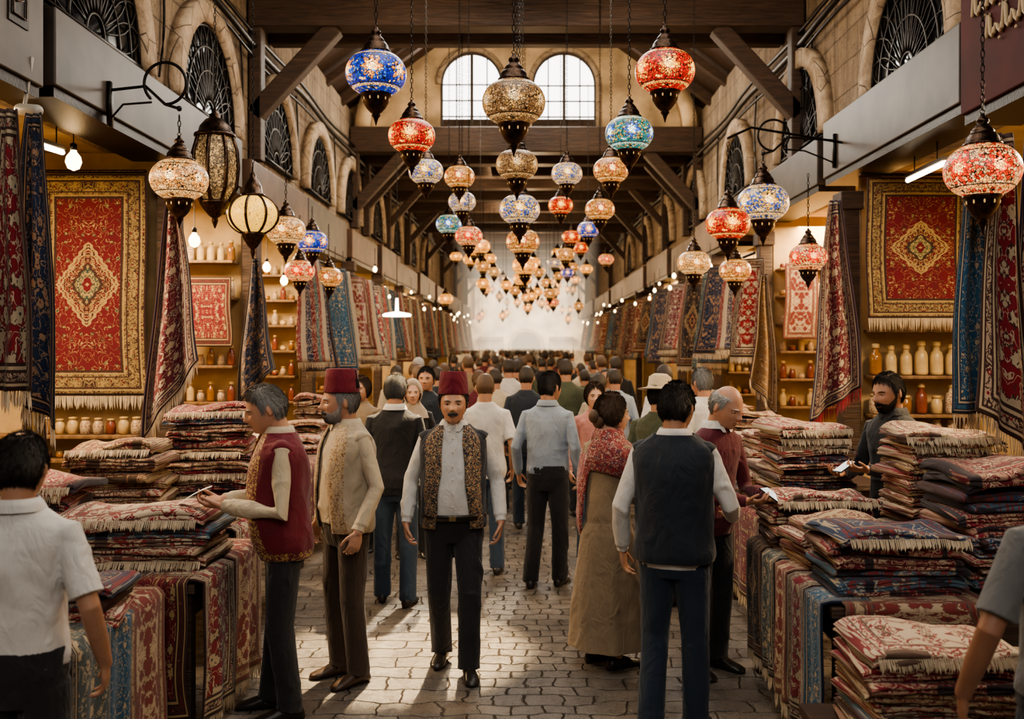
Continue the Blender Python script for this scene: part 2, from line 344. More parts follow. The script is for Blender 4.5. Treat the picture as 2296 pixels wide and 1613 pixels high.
def relaxed(sg,fw=0.0,out=0.0):
    return dict(e=(sg*(.236+out),.055-fw*.3,1.14),w=(sg*(.244+out*1.4),-.075-fw,.905),d=(-sg*.08,-.28-fw,-1),n=(-sg,.15,0),t=(0,-1,-.1),curl=.42)
def person(X,Y,yaw,h,label,arms=None,knee=None,ankle=None,head=(0,0),lean=0,belly=0,tone=1,
           top=None,sleeve='long',tuck=True,bot=None,shoe=None,hair=(None,'short'),face=(),fez=None,vest=None,dress=None,
           vox=.005,fem=0,belt=False,coll=None,group=None,buttons=False,hat=None,scarf=None,shawl=None,hem=.93,footyaw=(.15,-.15),seed=0,fhair=None,btk=.008):
    arms=arms or {1:relaxed(1),-1:relaxed(-1)}; mb=MB()
    cyz=lambda z:-lean*(z-.95)
    knee=knee or {1:(.10,-.02,.49),-1:(-.10,-.02,.49)}; ankle=ankle or {1:(.105,.02,.085),-1:(-.105,.02,.085)}
    mb.rings([ring(*r) for r in torso(lean,belly,-.016,.79,1.47,fem)])
    hy,hp=head; piv=Vector((0,cyz(1.5)-.005,1.51)); HR=Matrix.Rotation(hy,4,'Z')@Matrix.Rotation(hp,4,'X')
    HM=Matrix.Translation(piv)@HR@Matrix.Translation((0,-.022,.118))@Matrix.Scale(1.04,4)
    mb.tube([(0,cyz(1.42)+.012,1.40),(0,cyz(1.5)+.004,1.5),HM@Vector((0,.025,-.06))],[.058,.056,.059],seg=16)
    n1,n2=(64,48) if vox<.007 else (32,24)
    R=[]
    for E in np.linspace(-1.56,1.56,n2):
        x,y,z=head_pts(np.linspace(-math.pi,math.pi,n1,endpoint=False),E); R.append([HM@Vector(p) for p in zip(x,y,z)])
    mb.rings(R)
    for sg in (1,-1): mb.ell(HM@Vector((sg*.078,.014,-.006)),(.009,.019,.031),(HR@Matrix.Rotation(sg*.45,4,'Z')).to_3x3(),10,8)
    sh={}
    for sg in (1,-1):
        a=arms[sg]; S=Vector((sg*(.168-.02*fem),cyz(1.42)+.005,1.405)); sh[sg]=S; E_=Vector(a['e']); W=Vector(a['w'])
        m1=S.lerp(E_,.5); m2=E_.lerp(W,.45); sl=.8 if sleeve=='long' else 1.0
        mb.tube([S,m1,E_,m2,W],[.040,.042*sl,.037*sl,.036*sl,.026],ref=(0,1,0.1),seg=14)
        hand(mb,W,a['d'],a['n'],a['t'],a.get('curl',.35),.98-.08*fem)
        hp_=Vector((sg*.088,0,.88)); K=Vector(knee[sg]); A_=Vector(ankle[sg])
        mb.tube([hp_,hp_.lerp(K,.5),K,K.lerp(A_,.35),A_],[.080,.070,.053,.050,.036],ref=(0,1,0),seg=14)
        mb.tube([A_,A_+Vector((0,-.03,-.045)),A_+Vector((0,-.12,-.06))],[.034,.035,.022],seg=10)
    body=ob('person',remesh(mb,vox,1,skin(tone)),label=label,cat='person',group=group)
    s=h/1.745; body.location=(X,Y,0); body.rotation_euler=(0,0,math.radians(yaw)); body.scale=(s,s,s)
    fine=vox<.007
    def ch(nm,me,lab=None): return ob(nm,me,body,lab)
    if bot is not None and not dress:
        t=MB(); t.rings([ring(*r) for r in torso(lean,belly*.6,.010,.79,1.0,fem)]); fo=[]
        for sg in (1,-1):
            hp_=Vector((sg*.085,0,.86)); K=Vector(knee[sg]); A_=Vector(ankle[sg]); d=(A_-K).normalized()
            t.tube([hp_,hp_.lerp(K,.5),K,K.lerp(A_,.5),A_-d*.0,A_+Vector((0,-.005,-.03))],[.096,.086,.074,.070,.069,.072],ref=(0,1,0),seg=18,ends=False)
            fo+=[(tuple(K),(0,.3,.95)),(tuple(A_+Vector((0,0,.03))),(0,.2,.98)),(tuple(hp_+Vector((0,-.08,0))),(.5*sg,0,.8))]
        ch('trousers',remesh(t,.007 if fine else .014,2,bot,.0065,.7,seed+3,fo))
    for k,sg in enumerate((1,-1)):
        A_=Vector(ankle[sg]); fy=footyaw[k]; fd=Vector((math.sin(fy),-math.cos(fy),0)); sd=Vector((math.cos(fy),math.sin(fy),0)); q=MB(); R=[]
        base=Vector((A_.x,A_.y,max(0,A_.z-.085)))
        for u,w,hh in ((-.075,.012,.03),(-.068,.028,.055),(-.045,.037,.085),(0,.037,.095),(.05,.040,.075),(.10,.046,.055),(.145,.046,.042),(.178,.034,.032),(.19,.012,.018)):
            R.append([base+fd*u+sd*w*math.cos(2*math.pi*j/16)+Vector((0,0,max(0,hh*(.5+.55*math.sin(2*math.pi*j/16))))) for j in range(16)])
        q.rings(R); ch('shoe',q.mesh('shoe',[shoe or leather]))
    t=MB(); z0=hem if (tuck or dress) else .84
    if dress:
        rs=[(0,0,.13,.25,.235),(0,0,.3,.24,.222),(0,0,.5,.225,.20),(0,0,.7,.205,.17),(0,0,.86,.190,.148)]+torso(lean,belly,.022,.93,1.5,fem); R=[]
        for r in rs:
            rr=[]
            for j,p in enumerate(ring(*r,seg=96)):
                k=1+.055*max(0,(1.0-r[2]))*math.sin(j*2*math.pi/96*8+math.sin(r[2]*3))
                rr.append((r[0]+(p[0]-r[0])*k,r[1]+(p[1]-r[1])*k,p[2]))
            R.append(rr)
        t.rings(R)
    else: t.rings([ring(*r) for r in torso(lean,belly,.010,z0,1.505,fem,0 if tuck else (.003 if vest else .016))])
    fo=[]
    for sg in (1,-1):
        a=arms[sg]; S=sh[sg]; E_=Vector(a['e']); W=Vector(a['w'])
        if sleeve=='long':
            t.tube([S+Vector((-sg*.03,0,-.003)),S,S.lerp(E_,.5),E_,E_.lerp(W,.5),E_.lerp(W,.84),E_.lerp(W,.88),E_.lerp(W,.98)],[.050,.053,.053,.049,.048,.044,.036,.035],ref=(0,1,.1),seg=18,ends=False)
        else:
            t.tube([S+Vector((-sg*.03,0,-.003)),S,S.lerp(E_,.5),S.lerp(E_,.85)],[.052,.056,.060,.063],ref=(0,1,.1),seg=18,ends=False)
        dr=tuple((W-S).normalized()); fo+=[(tuple(E_),dr),(tuple(S.lerp(E_,.45)),dr),(tuple(E_.lerp(W,.7)),dr)]
        if not vest: fo+=[((sg*.14,-.08,1.36),(.6*sg,0,.8)),((sg*.12,-.1,1.0),(.2*sg,0,.97)),((sg*.1,.1,1.05),(.3*sg,0,.95)),((sg*.13,.09,1.32),(.6*sg,0,.8))]
    ch('dress' if dress else 'shirt',remesh(t,.006 if fine else .013,2,top,(.0055 if dress else .008) if fine else .004,.25 if dress else .8,seed,fo))
    if coll is not None:
        c=MB(); R=[]
        for (z,rr,dy) in ((1.478,.083,.0),(1.50,.072,0),(1.525,.066,.004),(1.528,.070,.004),(1.505,.084,0),(1.482,.094,-.004)):
            R.append([(p[0],p[1]+.004+cyz(1.5)+dy,p[2]-(.022 if abs(math.atan2(p[0],-p[1]))<.5 else 0)) for p in ring(0,0,z,rr,rr,28,.16)])
        c.rings(R,cap=False,closed=False); ch('collar',c.mesh('collar',[coll]))
    if buttons:
        for z in np.linspace(1.02,1.42,6):
            rs=[r for r in torso(lean,belly,.016,z,z+.001,fem)][0]; c=MB(); c.ell((0.0,rs[1]-rs[4],z),(.006,.003,.006),None,8,6)
            ch('shirt_button',c.mesh('b',[simple('button',(.75,.7,.6),.4)]))
    if belt:
        c=MB()
        a=torso(lean,belly,.026,.935,.97,fem); a=[a[0],a[-1]]
        c.rings([ring(*a[0]),ring(*a[1])],cap=False); bo=ch('belt',c.mesh('belt',[beltm]))
        so=bo.modifiers.new('s','SOLIDIFY'); so.thickness=.005
        c=MB(); y=a[0][1]-a[0][4]; c.box((-.022,y-.008,.936),(.022,y-.002,.968)); bevel(ob('buckle',c.mesh('k',[brassm],False),bo),.003)
    if vest:
        c=MB(); R=[]; col=vest; N=64; rs=torso(lean,belly,col.get('exp',.03),col.get('z0',.86),1.497,fem)
        rz=[]
        for i in range(len(rs)-1):
            for q in range(4):
                k=q/4; rz.append(tuple(rs[i][m]*(1-k)+rs[i+1][m]*k for m in range(5)))
        rz.append(rs[-1])
        op=col.get('open',(.07,.05,.06))
        for r in rz:
            w=np.interp(r[2],[.86,1.2,1.42,1.5],[op[0],op[1],op[2],.055]); w=min(w,r[3]*.95)
            if col.get('closed'): w=np.interp(r[2],[.8,1.22,1.5],[.0005,.0005,.06])
            t0=math.asin(min(.97,(w/r[3])))
            fl=1+.03*math.sin(r[2]*13+seed)
            row=ring(r[0],r[1],r[2],r[3]*(1+.012*math.sin(r[2]*31+seed)),r[4]*fl,seg=N,t0=t0)
            R.append([(p[0]+.003*math.sin(j*.9-r[2]*24),p[1]+.004*math.sin(j*.55+r[2]*16+seed),p[2]) for j,p in enumerate(row)])
        n=N; vs=[p for r in R for p in r]; fs=[]; mi=[]
        for i in range(len(R)-1):
            for j in range(n-1):
                fs.append((i*n+j,(i+1)*n+j,(i+1)*n+j+1,i*n+j+1))
                bd=col.get('bw',5); mi.append(1 if (j<bd or j>n-2-bd or i<col.get('bh',3)) else 0)
        c.v.extend(vs); c.f.extend(fs); c.m.extend(mi)
        v=ch('vest',c.mesh('vest',[col['mat'],col.get('trim',col['mat'])]),col.get('label')); so=v.modifiers.new('s','SOLIDIFY'); so.thickness=.008
        for sg in (1,-1):
            c=MB(); S=sh[sg]; dr=(Vector(arms[sg]['e'])-S).normalized(); dd=(Vector((sg*.6,0,-.8))*.6+dr*.4).normalized(); c.tube([S+Vector((-sg*.06,0,.010)),S+Vector((-sg*.01,0,.001)),S+dd*.014],[.056,.059,.060],ref=(0,1,.1),seg=24,ends=False)
            ob('vest_shoulder',c.mesh('vs',[col['mat']]),v)
    def hch(nm,me): 
        me.transform(HM); return ch(nm,me)
    if hair[0] is not None:
        st=hair[1]; hmf=hair_mask(st,.018 if st=='woman' else .006); m=patch(hmf,n=(130,70) if fine else (50,30))
        if st=='woman': m.ell((0,.115,-.02),(.045,.04,.045)); m.ell((0,.09,-.045),(.06,.035,.05))
        if fine: strands(m,hmf,13000,.028 if st!='bald' else .018,seed+5,lift=.007,w=.0009,minO=-.001)
        hch('hair',m.mesh('hair',[hair[0]],recalc=False))
    fh=fhair or hair[0] or HG
    if fine or 'face' in face:
        for sg in (1,-1):
            m=MB(); m.ell((sg*.0315,-.0765,.001),(.0125,.0125,.0062)); m.ell((sg*.0315,-.0845,.001),(.0055,.005,.0055),None,10,8,1); hch('eye',m.mesh('eye',[eye_w,eye_d]))
            m=MB(); m.tube([(sg*.019,-.082,.002),(sg*.026,-.0885,.0082),(sg*.034,-.0885,.0090),(sg*.044,-.080,.003)],[.0030]*4,ref=(0,1,0),seg=6); hch('eyelid',m.mesh('el',[skin(tone)]))
        def eb(A,E,x,z): return .0038*(1-((np.abs(x)-.032)/.018)**2-((z-.0215+.16*np.abs(np.abs(x)-.03))/.0042)**2)
        hch('eyebrow',patch(eb,(-1,1),(-.1,.5),(80,50)).mesh('eb',[HB if 'darkbrow' in face else fh],recalc=False))
        def lp(A,E,x,z): return .0032*(1-(x/.025)**2-((z+.0645)/.009)**2)
        hch('lips',patch(lp,(-.6,.6),(-.8,-.3),(40,30)).mesh('lp',[lipm],recalc=False))
    if 'moustache' in face:
        def ms(A,E,x,z): return .008*(1-(x/.030)**2-((z+.050+.12*np.abs(x))/.0075)**2)
        m=patch(ms,(-.8,.8),(-.75,-.25),(60,40)); strands(m,ms,1500,.010,seed,(-.6,.6),(-.7,-.3),w=.0008); hch('moustache',m.mesh('ms',[fh],recalc=False))
    if 'beard' in face:
        def bd(A,E,x,z):
            a=np.abs(A); zt=np.interp(a,[0,.4,.9,1.2,1.45],[-.047,-.05,-.062,-.04,-.01]); O=np.clip((zt-z)*.25,-.004,btk)
            O=np.where((x/.024)**2+((z+.0645)/.009)**2<1,-.004,O); O=O+np.where(O>.002,.001*np.sin(A*61)*np.sin(E*57),0); return np.minimum(O,(1.45-a)*.05)
        m=patch(bd,(-1.55,1.55),(-1.5,.2),(100,70)); strands(m,bd,4000,.013,seed+1,(-1.5,1.5),(-1.2,.1),w=.0009); hch('beard',m.mesh('bd',[fh],recalc=False))
    if fez:
        m=MB(); m.lathe([(.089,.0),(.0905,.004),(.088,.03),(.083,.08),(.077,.128),(.074,.132),(.01,.133)],40)
        fm=m.mesh('fez',[fez]); fm.transform(Matrix.Translation((0,.008,.052))@Matrix.Rotation(-.06,4,'X')@Matrix.Diagonal((1,1.12,1,1))); fz=hch('fez',fm)
        m=MB(); m.tube([(0,.01,.19),(.03,.06,.187),(.05,.085,.17),(.055,.09,.12)],[.003]*4,seg=6); m.tube([(.055,.09,.12),(.056,.092,.08)],[.007,.011],seg=8)
        tm=m.mesh('tassel',[simple('tassel_black',(.01,.01,.012),.8)]); tm.transform(HM); ob('tassel',tm,fz)
    if hat:
        m=MB(); m.lathe([(.165,.0),(.168,.004),(.10,.02),(.092,.03),(.085,.10),(.05,.125),(.005,.128)],36); fm=m.mesh('hat',[hat]); fm.transform(Matrix.Translation((0,.0,.04))@Matrix.Rotation(.12,4,'X')); hch('hat',fm)
    if scarf:
        def sm(A,E,x,z): 
            a=np.abs(A); line=np.interp(a,[0,.6,.95,1.1,3.2],[.7,.55,0,-1.6,-1.6]); return np.clip((E-line)*.08,-.004,.018)
        hch('headscarf',patch(sm,n=(90,50)).mesh('sc',[scarf],recalc=False))
        m=MB(); m.rings([ring(0,cyz(1.4),1.38,.17,.13),ring(0,cyz(1.45),1.45,.14,.11),ring(0,cyz(1.5),1.52,.085,.09),ring(0,cyz(1.5),1.56,.07,.08)],cap=False); ch('headscarf_drape',m.mesh('sd',[scarf]))
    if shawl:
        m=MB(); R=[]; zl=(1.27,1.29,1.31,1.33,1.355,1.38,1.41,1.435,1.455,1.475,1.495,1.51)
        for zi,z in enumerate(zl):
            q=1-zi/(len(zl)-1); ex=.032+.014*math.sin(min(1,(1-q)*3)*math.pi/2)-.004*(zi>8)
            rs=torso(lean,0,ex,min(z,1.505),min(z,1.505)+.001,fem)[0]; rr=[]; n_=120
            for j,p in enumerate(ring(rs[0],rs[1],z,rs[3]*(1.13 if z<1.44 else 1.0),rs[4]*(1.02 if z<1.44 else 1),seg=n_,t0=.12)):
                t=.12+(2*math.pi-.24)*j/(n_-1); k=1+.03*math.sin(zi*1.9+t*2.2)+.02*math.sin(t*11+z*22); tail=math.exp(-((t-2.35)/.5)**4)
                rr.append(((p[0]-rs[0])*k*(1+.06*tail*q)+rs[0],(p[1]-rs[1])*k*(1+.10*tail*q)+rs[1],p[2]-.42*tail*q**1.3-.04*math.sin(t)**2*q))
            R.append(rr)
        m.rings(R,cap=False,closed=False)
        m.rings([[(p[0],p[1]-.008+cyz(1.5),p[2]+.008*math.sin(5*math.atan2(p[0],p[1]))) for p in ring(0,0,z,r_,r_*1.05,40)] for z,r_ in ((1.46,.105),(1.495,.098),(1.525,.086),(1.54,.074),(1.52,.066))],cap=False)
        v=ch('shawl',m.mesh('shawl',[shawl])); so=v.modifiers.new('s','SOLIDIFY'); so.thickness=.007
    return body

white=cloth_mat('white_cotton',(.64,.62,.59)); cream=cloth_mat('cream_linen',(.52,.44,.32)); blackc=cloth_mat('black_cotton',(.012,.012,.015)); navyc=cloth_mat('navy_knit',(.012,.019,.032))
trous=cloth_mat('charcoal_trousers',(.016,.016,.020)); brownt=cloth_mat('brown_trousers',(.050,.031,.021)); jeans=cloth_mat('blue_denim',(.033,.058,.098)); djeans=cloth_mat('dark_denim',(.014,.027,.050))
lblue=cloth_mat('pale_blue_cotton',(.31,.37,.45)); burg=cloth_mat('burgundy_wool',(.10,.009,.022)); fezm=cloth_mat('fez_felt',(.15,.006,.020)); tan=cloth_mat('tan_wool',(.29,.215,.14))
greyc=cloth_mat('grey_cotton',(.15,.15,.15)); pinkc=cloth_mat('pink_cotton',(.50,.23,.20)); greenc=cloth_mat('olive_cotton',(.07,.08,.045)); darksh=cloth_mat('slate_shirt',(.022,.024,.028)); hatm=cloth_mat('straw_hat',(.55,.45,.31))
goldtrim=emb_mat('gold_embroidery_red',(.12,.01,.015),(.50,.34,.12),(.36,.22,.07),1.2); beigetrim=emb_mat('gold_embroidery_beige',(.42,.33,.22),(.20,.11,.05),(.46,.33,.16),1.2); darktrim=emb_mat('gold_embroidery_dark',(.02,.02,.03),(.44,.31,.15),(.20,.08,.05),1.5)
shawlm=emb_mat('patterned_shawl',(.22,.022,.03),(.42,.27,.20),(.10,.03,.05),.9)
vestred=cloth_mat('dark_red_velvet',(.14,.007,.020)); vestcream=cloth_mat('cream_vest_wool',(.43,.36,.26)); vestnavy=cloth_mat('midnight_wool',(.012,.015,.026))

def holding(sg,x,y,z,out=.25,ey=.0,ez=1.12,curl=.5,inw=.25):
    return dict(e=(sg*out,ey,ez),w=(sg*x,y,z),d=(-sg*inw,-1,.05),n=(-sg*.35,.0,.95) ,t=(sg*.9,0,.3),curl=curl)
person(PX(42,3.4),3.4,186,1.66,'person from behind in white short-sleeved shirt beside rug table',tone=1,top=white,sleeve='short',tuck=True,bot=trous,hair=(HB,'spot'),coll=white,
  arms={1:relaxed(1,.0,.02),-1:relaxed(-1,-.03,.03)},seed=1)
person(1.66,3.0,178,1.72,'person from behind in grey short-sleeved shirt passing rugs',tone=2,top=greyc,sleeve='short',bot=trous,hair=(HB,'short'),coll=greyc,
  arms={1:relaxed(1,.0,.05),-1:relaxed(-1,-.02,.02)},seed=2)
person(-1.30,5.33,-74,1.76,'grey-haired person in red gold-trimmed vest reading a paper',tone=0,top=cream,bot=trous,hair=(HG,'short'),head=(-.05,.28),lean=.05,belly=.05,coll=cream,
  vest=dict(mat=vestred,trim=goldtrim,z0=.84,exp=.032,open=(.10,.07,.06),bw=6,bh=3),face=('face',),
  arms={1:holding(1,.09,-.31,1.13,.26,-.02,1.10),-1:holding(-1,.05,-.31,1.14,.25,-.03,1.12)},ankle={1:(.105,.03,.085),-1:(-.10,-.06,.085)},seed=3)
person(-1.06,5.87,-50,1.76,'person in dark red fez, cream embroidered vest, brown trousers',tone=0,top=cream,bot=brownt,shoe=leather_b,hair=(HG,'short'),head=(-.35,.06),belly=.03,coll=cream,fez=fezm,face=('face','beard','moustache'),btk=.006,
  vest=dict(mat=vestcream,trim=beigetrim,z0=.88,exp=.026,open=(.075,.055,.05),bw=7,bh=2),arms={1:relaxed(1,.0,.01),-1:relaxed(-1,-.02,.0)},seed=4)
person(-.44,6.03,2,1.74,'person in red fez, embroidered vest and white shirt, walking',tone=0,top=white,bot=trous,hair=(HDG,'short'),head=(0,.03),belly=.04,coll=white,fez=fezm,face=('face','moustache'),buttons=True,belt=True,
  vest=dict(mat=vestnavy,trim=darktrim,z0=.88,exp=.028,open=(.10,.065,.05),bw=7,bh=1),
  arms={1:dict(e=(.262,.05,1.15),w=(.285,-.06,.91),d=(-.08,-.15,-1),n=(-1,.1,0),t=(0,-1,0),curl=.45),-1:dict(e=(-.262,.05,1.15),w=(-.285,-.02,.90),d=(.08,-.15,-1),n=(1,.1,0),t=(0,-1,0),curl=.5)},
  knee={1:(.10,-.12,.50),-1:(-.09,.0,.49)},ankle={1:(.095,-.13,.085),-1:(-.08,.17,.095)},seed=5)
person(PX(886,7.6),7.6,178,1.745,'person from behind in black sweater and blue jeans',tone=1,top=blackc,bot=jeans,hair=(HDG,'spot'),tuck=False,seed=6,vox=.006,coll=white,
  ankle={1:(.11,-.06,.085),-1:(-.11,.08,.085)})
person(PX(1088,8.6),8.6,184,1.72,'person from behind in a white t-shirt',tone=1,top=white,sleeve='short',bot=jeans,hair=(HBR,'spot'),tuck=False,seed=7,vox=.008)
person(PX(1180,10.6),10.6,176,1.74,'person from behind in dark jacket walking away',tone=1,top=navyc,bot=djeans,hair=(HB,'short'),tuck=False,seed=8,vox=.008,
  knee={1:(.09,-.08,.5),-1:(-.09,.05,.49)},ankle={1:(.09,-.12,.085),-1:(-.09,.22,.12)})
person(PX(1228,8.14),8.14,168,1.745,'person from behind in pale blue shirt and dark trousers',tone=1,top=lblue,bot=trous,hair=(HB,'short'),head=(-.5,.05),seed=9,vox=.006,coll=lblue,belly=.03,
  arms={1:relaxed(1,.05,.02),-1:relaxed(-1,.0,.0)},ankle={1:(.13,.06,.085),-1:(-.09,-.05,.085)})
person(PX(1362,6.15),6.15,130,1.66,'person in long tan coat dress with patterned red shawl',tone=3,top=tan,dress=True,hair=(HBR,'woman'),head=(-.35,.05),fem=1,shawl=shawlm,seed=10,
  arms={1:holding(1,.10,-.2,1.05,.22,-.02,1.13),-1:holding(-1,.10,-.2,1.05,.22,-.02,1.13)})
person(PX(1512,5.05),5.05,162,1.775,'person from behind in navy sweater vest, white shirt, jeans',tone=1,top=white,bot=djeans,hair=(HB,'short'),head=(-.25,.05),seed=11,coll=white,tuck=False,
  vest=dict(mat=navyc,z0=.87,exp=.036,closed=True),
  arms={1:dict(e=(.262,.05,1.13),w=(.275,-.06,.89),d=(-.05,-.2,-1),n=(-1,0,0),t=(0,-1,0),curl=.4),-1:dict(e=(-.275,.0,1.15),w=(-.26,-.24,1.06),d=(.3,-1,.1),n=(.7,0,.5),t=(-.3,0,1),curl=.5)},
  knee={1:(.10,-.03,.49),-1:(-.10,-.02,.49)},ankle={1:(.11,.06,.085),-1:(-.10,-.04,.085)})
person(1.10,6.02,38,1.74,'bald white-haired person in burgundy cardigan looking at a phone',tone=0,top=burg,bot=trous,hair=(HW,'bald'),head=(.1,.38),lean=.12,seed=12,coll=white,tuck=False,
  arms={1:holding(1,.09,-.37,1.09,.25,-.08,1.10),-1:holding(-1,.07,-.36,1.08,.25,-.06,1.10)},face=('face',))
person(PX(2010,6.5),6.5,-58,1.79,'dark-haired bearded shopkeeper in dark shirt holding a phone',tone=1,top=darksh,bot=trous,hair=(HB,'short'),head=(-.1,.16),lean=.05,seed=13,coll=darksh,face=('face','beard','moustache'),btk=.0025,
  arms={1:holding(1,.06,-.36,1.16,.25,-.04,1.12),-1:holding(-1,.12,-.38,1.12,.25,-.06,1.10)})
person(PX(1332,9.0),9.0,5,1.62,'person with loose brown hair in pink top facing along aisle',tone=3,top=pinkc,bot=jeans,hair=(HBR,'woman'),fem=1,face=('face',),vox=.0065,seed=14)
person(PX(812,9.6),9.6,-15,1.66,'person with short brown hair in tan top',tone=0,top=tan,bot=trous,hair=(HBR,'woman'),face=('face',),fem=1,vox=.0065,seed=15)
person(PX(925,9.3),9.3,8,1.64,'person wearing a beige headscarf and dark coat',tone=3,top=blackc,bot=trous,hair=(None,''),scarf=cloth_mat('scarf_beige',(.4,.32,.24)),fem=1,face=('face',),vox=.0065,seed=16)
person(PX(957,10.3),10.3,-5,1.74,'person with dark hair in navy shirt facing along aisle',tone=1,top=navyc,bot=jeans,hair=(HB,'short'),face=('face',),vox=.0065,seed=17)
person(PX(1476,7.6),7.6,150,1.70,'person in a wide-brimmed straw hat and olive jacket',tone=1,top=greenc,bot=brownt,hair=(HB,'short'),hat=hatm,tuck=False,vox=.0065,seed=18)
person(PX(1578,8.8),8.8,-150,1.76,'person with grey hair in a white shirt browsing rugs',tone=0,top=white,bot=trous,hair=(HG,'short'),vox=.0065,seed=19)
pm=simple('phone_black',(.01,.01,.012),.15); ps=simple('phone_screen',(.55,.6,.65),.1,em=(.7,.8,.9),es=.6)
def phone(loc,rz,rx,lab):
    m=MB(); m.box((-.036,-.075,-.004),(.036,.075,.004)); o=bevel(ob('smartphone',m.mesh('ph',[pm],False),label=lab,cat='phone',loc=loc,rot=(rx,0,rz)),.003)
    m=MB(); m.box((-.032,-.068,.0042),(.032,.068,.0052)); ob('screen',m.mesh('phs',[ps],False),o)
def local(X,Y,yaw,h,p):
    a=math.radians(yaw); s=h/1.745; return (X+s*(p[0]*math.cos(a)-p[1]*math.sin(a)),Y+s*(p[0]*math.sin(a)+p[1]*math.cos(a)),s*p[2])
m=MB(); R=[[(x,-.09+.18*j/10,.012*math.sin(j/10*2.6)+.004*math.sin(x*40)) for x in np.linspace(-.055,.055,8)] for j in range(11)]; m.rings(R,cap=False,closed=False)
o=ob('paper_note',m.mesh('pn',[simple('white_paper',(.75,.73,.68),.7)]),label='small white paper slip held by person in red vest',cat='paper',loc=local(-1.30,5.33,-74,1.76,(.03,-.44,1.18)),rot=(.45,0,math.radians(-74))); so=o.modifiers.new('s','SOLIDIFY'); so.thickness=.001
phone(local(1.10,6.02,38,1.74,(.0,-.48,1.125)),math.radians(38),.45,'black smartphone held by bald person')
phone(local(PX(2010,6.5),6.5,-58,1.79,(.0,-.49,1.18)),math.radians(-58),.4,'smartphone held by shopkeeper')

G_='people in the distant crowd'
tm=[person(-1.25,11.5,176,1.74,'person seen from behind in dark clothing in the crowd',top=blackc,bot=trous,hair=(HB,'short'),vox=.013,tuck=False,group=G_,seed=21),
    person(1.0,11.2,184,1.70,'person seen from behind in light shirt in the crowd',top=lblue,bot=jeans,hair=(HB,'spot'),vox=.013,group=G_,seed=22),
    person(.45,12.2,5,1.70,'person facing along the aisle in the crowd',top=greyc,bot=trous,hair=(HB,'short'),vox=.013,group=G_,seed=23,face=('face',)),
    person(-.6,12.5,170,1.64,'person with long hair in the crowd',top=burg,bot=djeans,hair=(HBR,'woman'),fem=1,vox=.013,tuck=False,group=G_,seed=24),
    person(1.45,10.4,-165,1.76,'person from behind in pale shirt in the crowd',top=white,sleeve='short',bot=djeans,hair=(HB,'short'),vox=.013,group=G_,seed=25)]
pts=[(t.location.x,t.location.y) for t in tm]+[(0,10.6),(-.7,10.3),(.6,9)]
tops=[blackc,white,lblue,navyc,tan,greyc,darksh,burg,cream,blackc,navyc,white,greenc]; hairs=[HB,HB,HBR,HG,HB]
cnt=0; tries=0
while cnt<150 and tries<9000:
    tries+=1; y=10.3+ (random.random()**1.4)*48; x=random.uniform(-1.75,1.55)
    if y<13 and -.3<x<.3: continue
    if any((x-a)**2+(y-b)**2<.56**2 for a,b in pts): continue
    pts.append((x,y)); t=random.choice(tm if y<20 else tm[:2]+tm[3:]); cnt+=1
    tp=random.choice(tops); hr=random.choice(hairs)
    o=t.copy(); COL.objects.link(o); o.location=(x,y,0); s=random.uniform(.92,1.04); o.scale=(s,s,s)
    o.rotation_euler=(0,0,t.rotation_euler.z+random.uniform(-.5,.5))
    nm={blackc:'black',white:'white',lblue:'pale blue',navyc:'navy',tan:'tan',greyc:'grey',darksh:'slate',burg:'burgundy',cream:'cream',greenc:'olive'}[tp]
    o['label']='person in a %s top walking in the crowded market aisle'%nm
    for c in t.children:
        k=c.copy(); COL.objects.link(k); k.parent=o
        if c.name.startswith('shirt'): k.material_slots[0].link='OBJECT'; k.material_slots[0].material=tp
        if c.name.startswith('hair'): k.material_slots[0].link='OBJECT'; k.material_slots[0].material=hr

# ------------------------------------------------------------ environment materials
g=G('aged_plaster_stone'); co=g.coord(); x,y,z=g.sep(co); n=g.noise(co,1.3,7,.7); n2=g.noise(co,9,6,.65)
c=g.ramp(n,[(.3,(.14,.095,.06)),(.45,(.29,.21,.135)),(.62,(.43,.33,.22)),(.8,(.55,.44,.32))]); c=g.mix(g.m('MULTIPLY',n2,.4),c,(.17,.12,.08))
wb=g.vm('ADD',g.comb(y,z,0.0),g.vm('SCALE',g.vm('SUBTRACT',g.noise(co,3,2,out=1),(.5,.5,.5)),scale=.06)); bk=g.brick(wb,.62,.30,.5,.010,.6)
c=g.mix(g.m('MULTIPLY',bk.outputs['Fac'],.5),c,(.08,.055,.04)); c=g.mix(.2,c,g.mix(bk.outputs['Color'],(.15,.11,.07),(.50,.39,.28)))
crk=g.band(g.noise(co,2.2,4,.6,1.5),.5,.004); c=g.mix(g.m('MULTIPLY',crk,.8),c,(.04,.025,.02))
stv=g.noise(g.vm('MULTIPLY',co,(5,5,.5)),1.6,4,.6); c=g.mix(g.m('MULTIPLY',g.m('SUBTRACT',stv,.43,clamp=True),2.8,clamp=True),c,(.10,.07,.05))
STONE=g.bsdf(c,.88,0,g.bump(g.m('SUBTRACT',g.m('ADD',g.m('MULTIPLY',n2,1.4),n),g.m('MULTIPLY',bk.outputs['Fac'],.5)),.9,.05))
g=G('arch_stone_blocks'); co=g.coord(); n=g.noise(co,6,6,.65); c=g.ramp(n,[(.3,(.22,.155,.10)),(.5,(.41,.31,.21)),(.7,(.55,.43,.31))]); ed=g.vor(co,2.6,'DISTANCE_TO_EDGE'); c=g.mix(g.lt(ed,.012),c,(.12,.085,.06))
ARCH=g.bsdf(c,.85,0,g.bump(n,.9,.035))
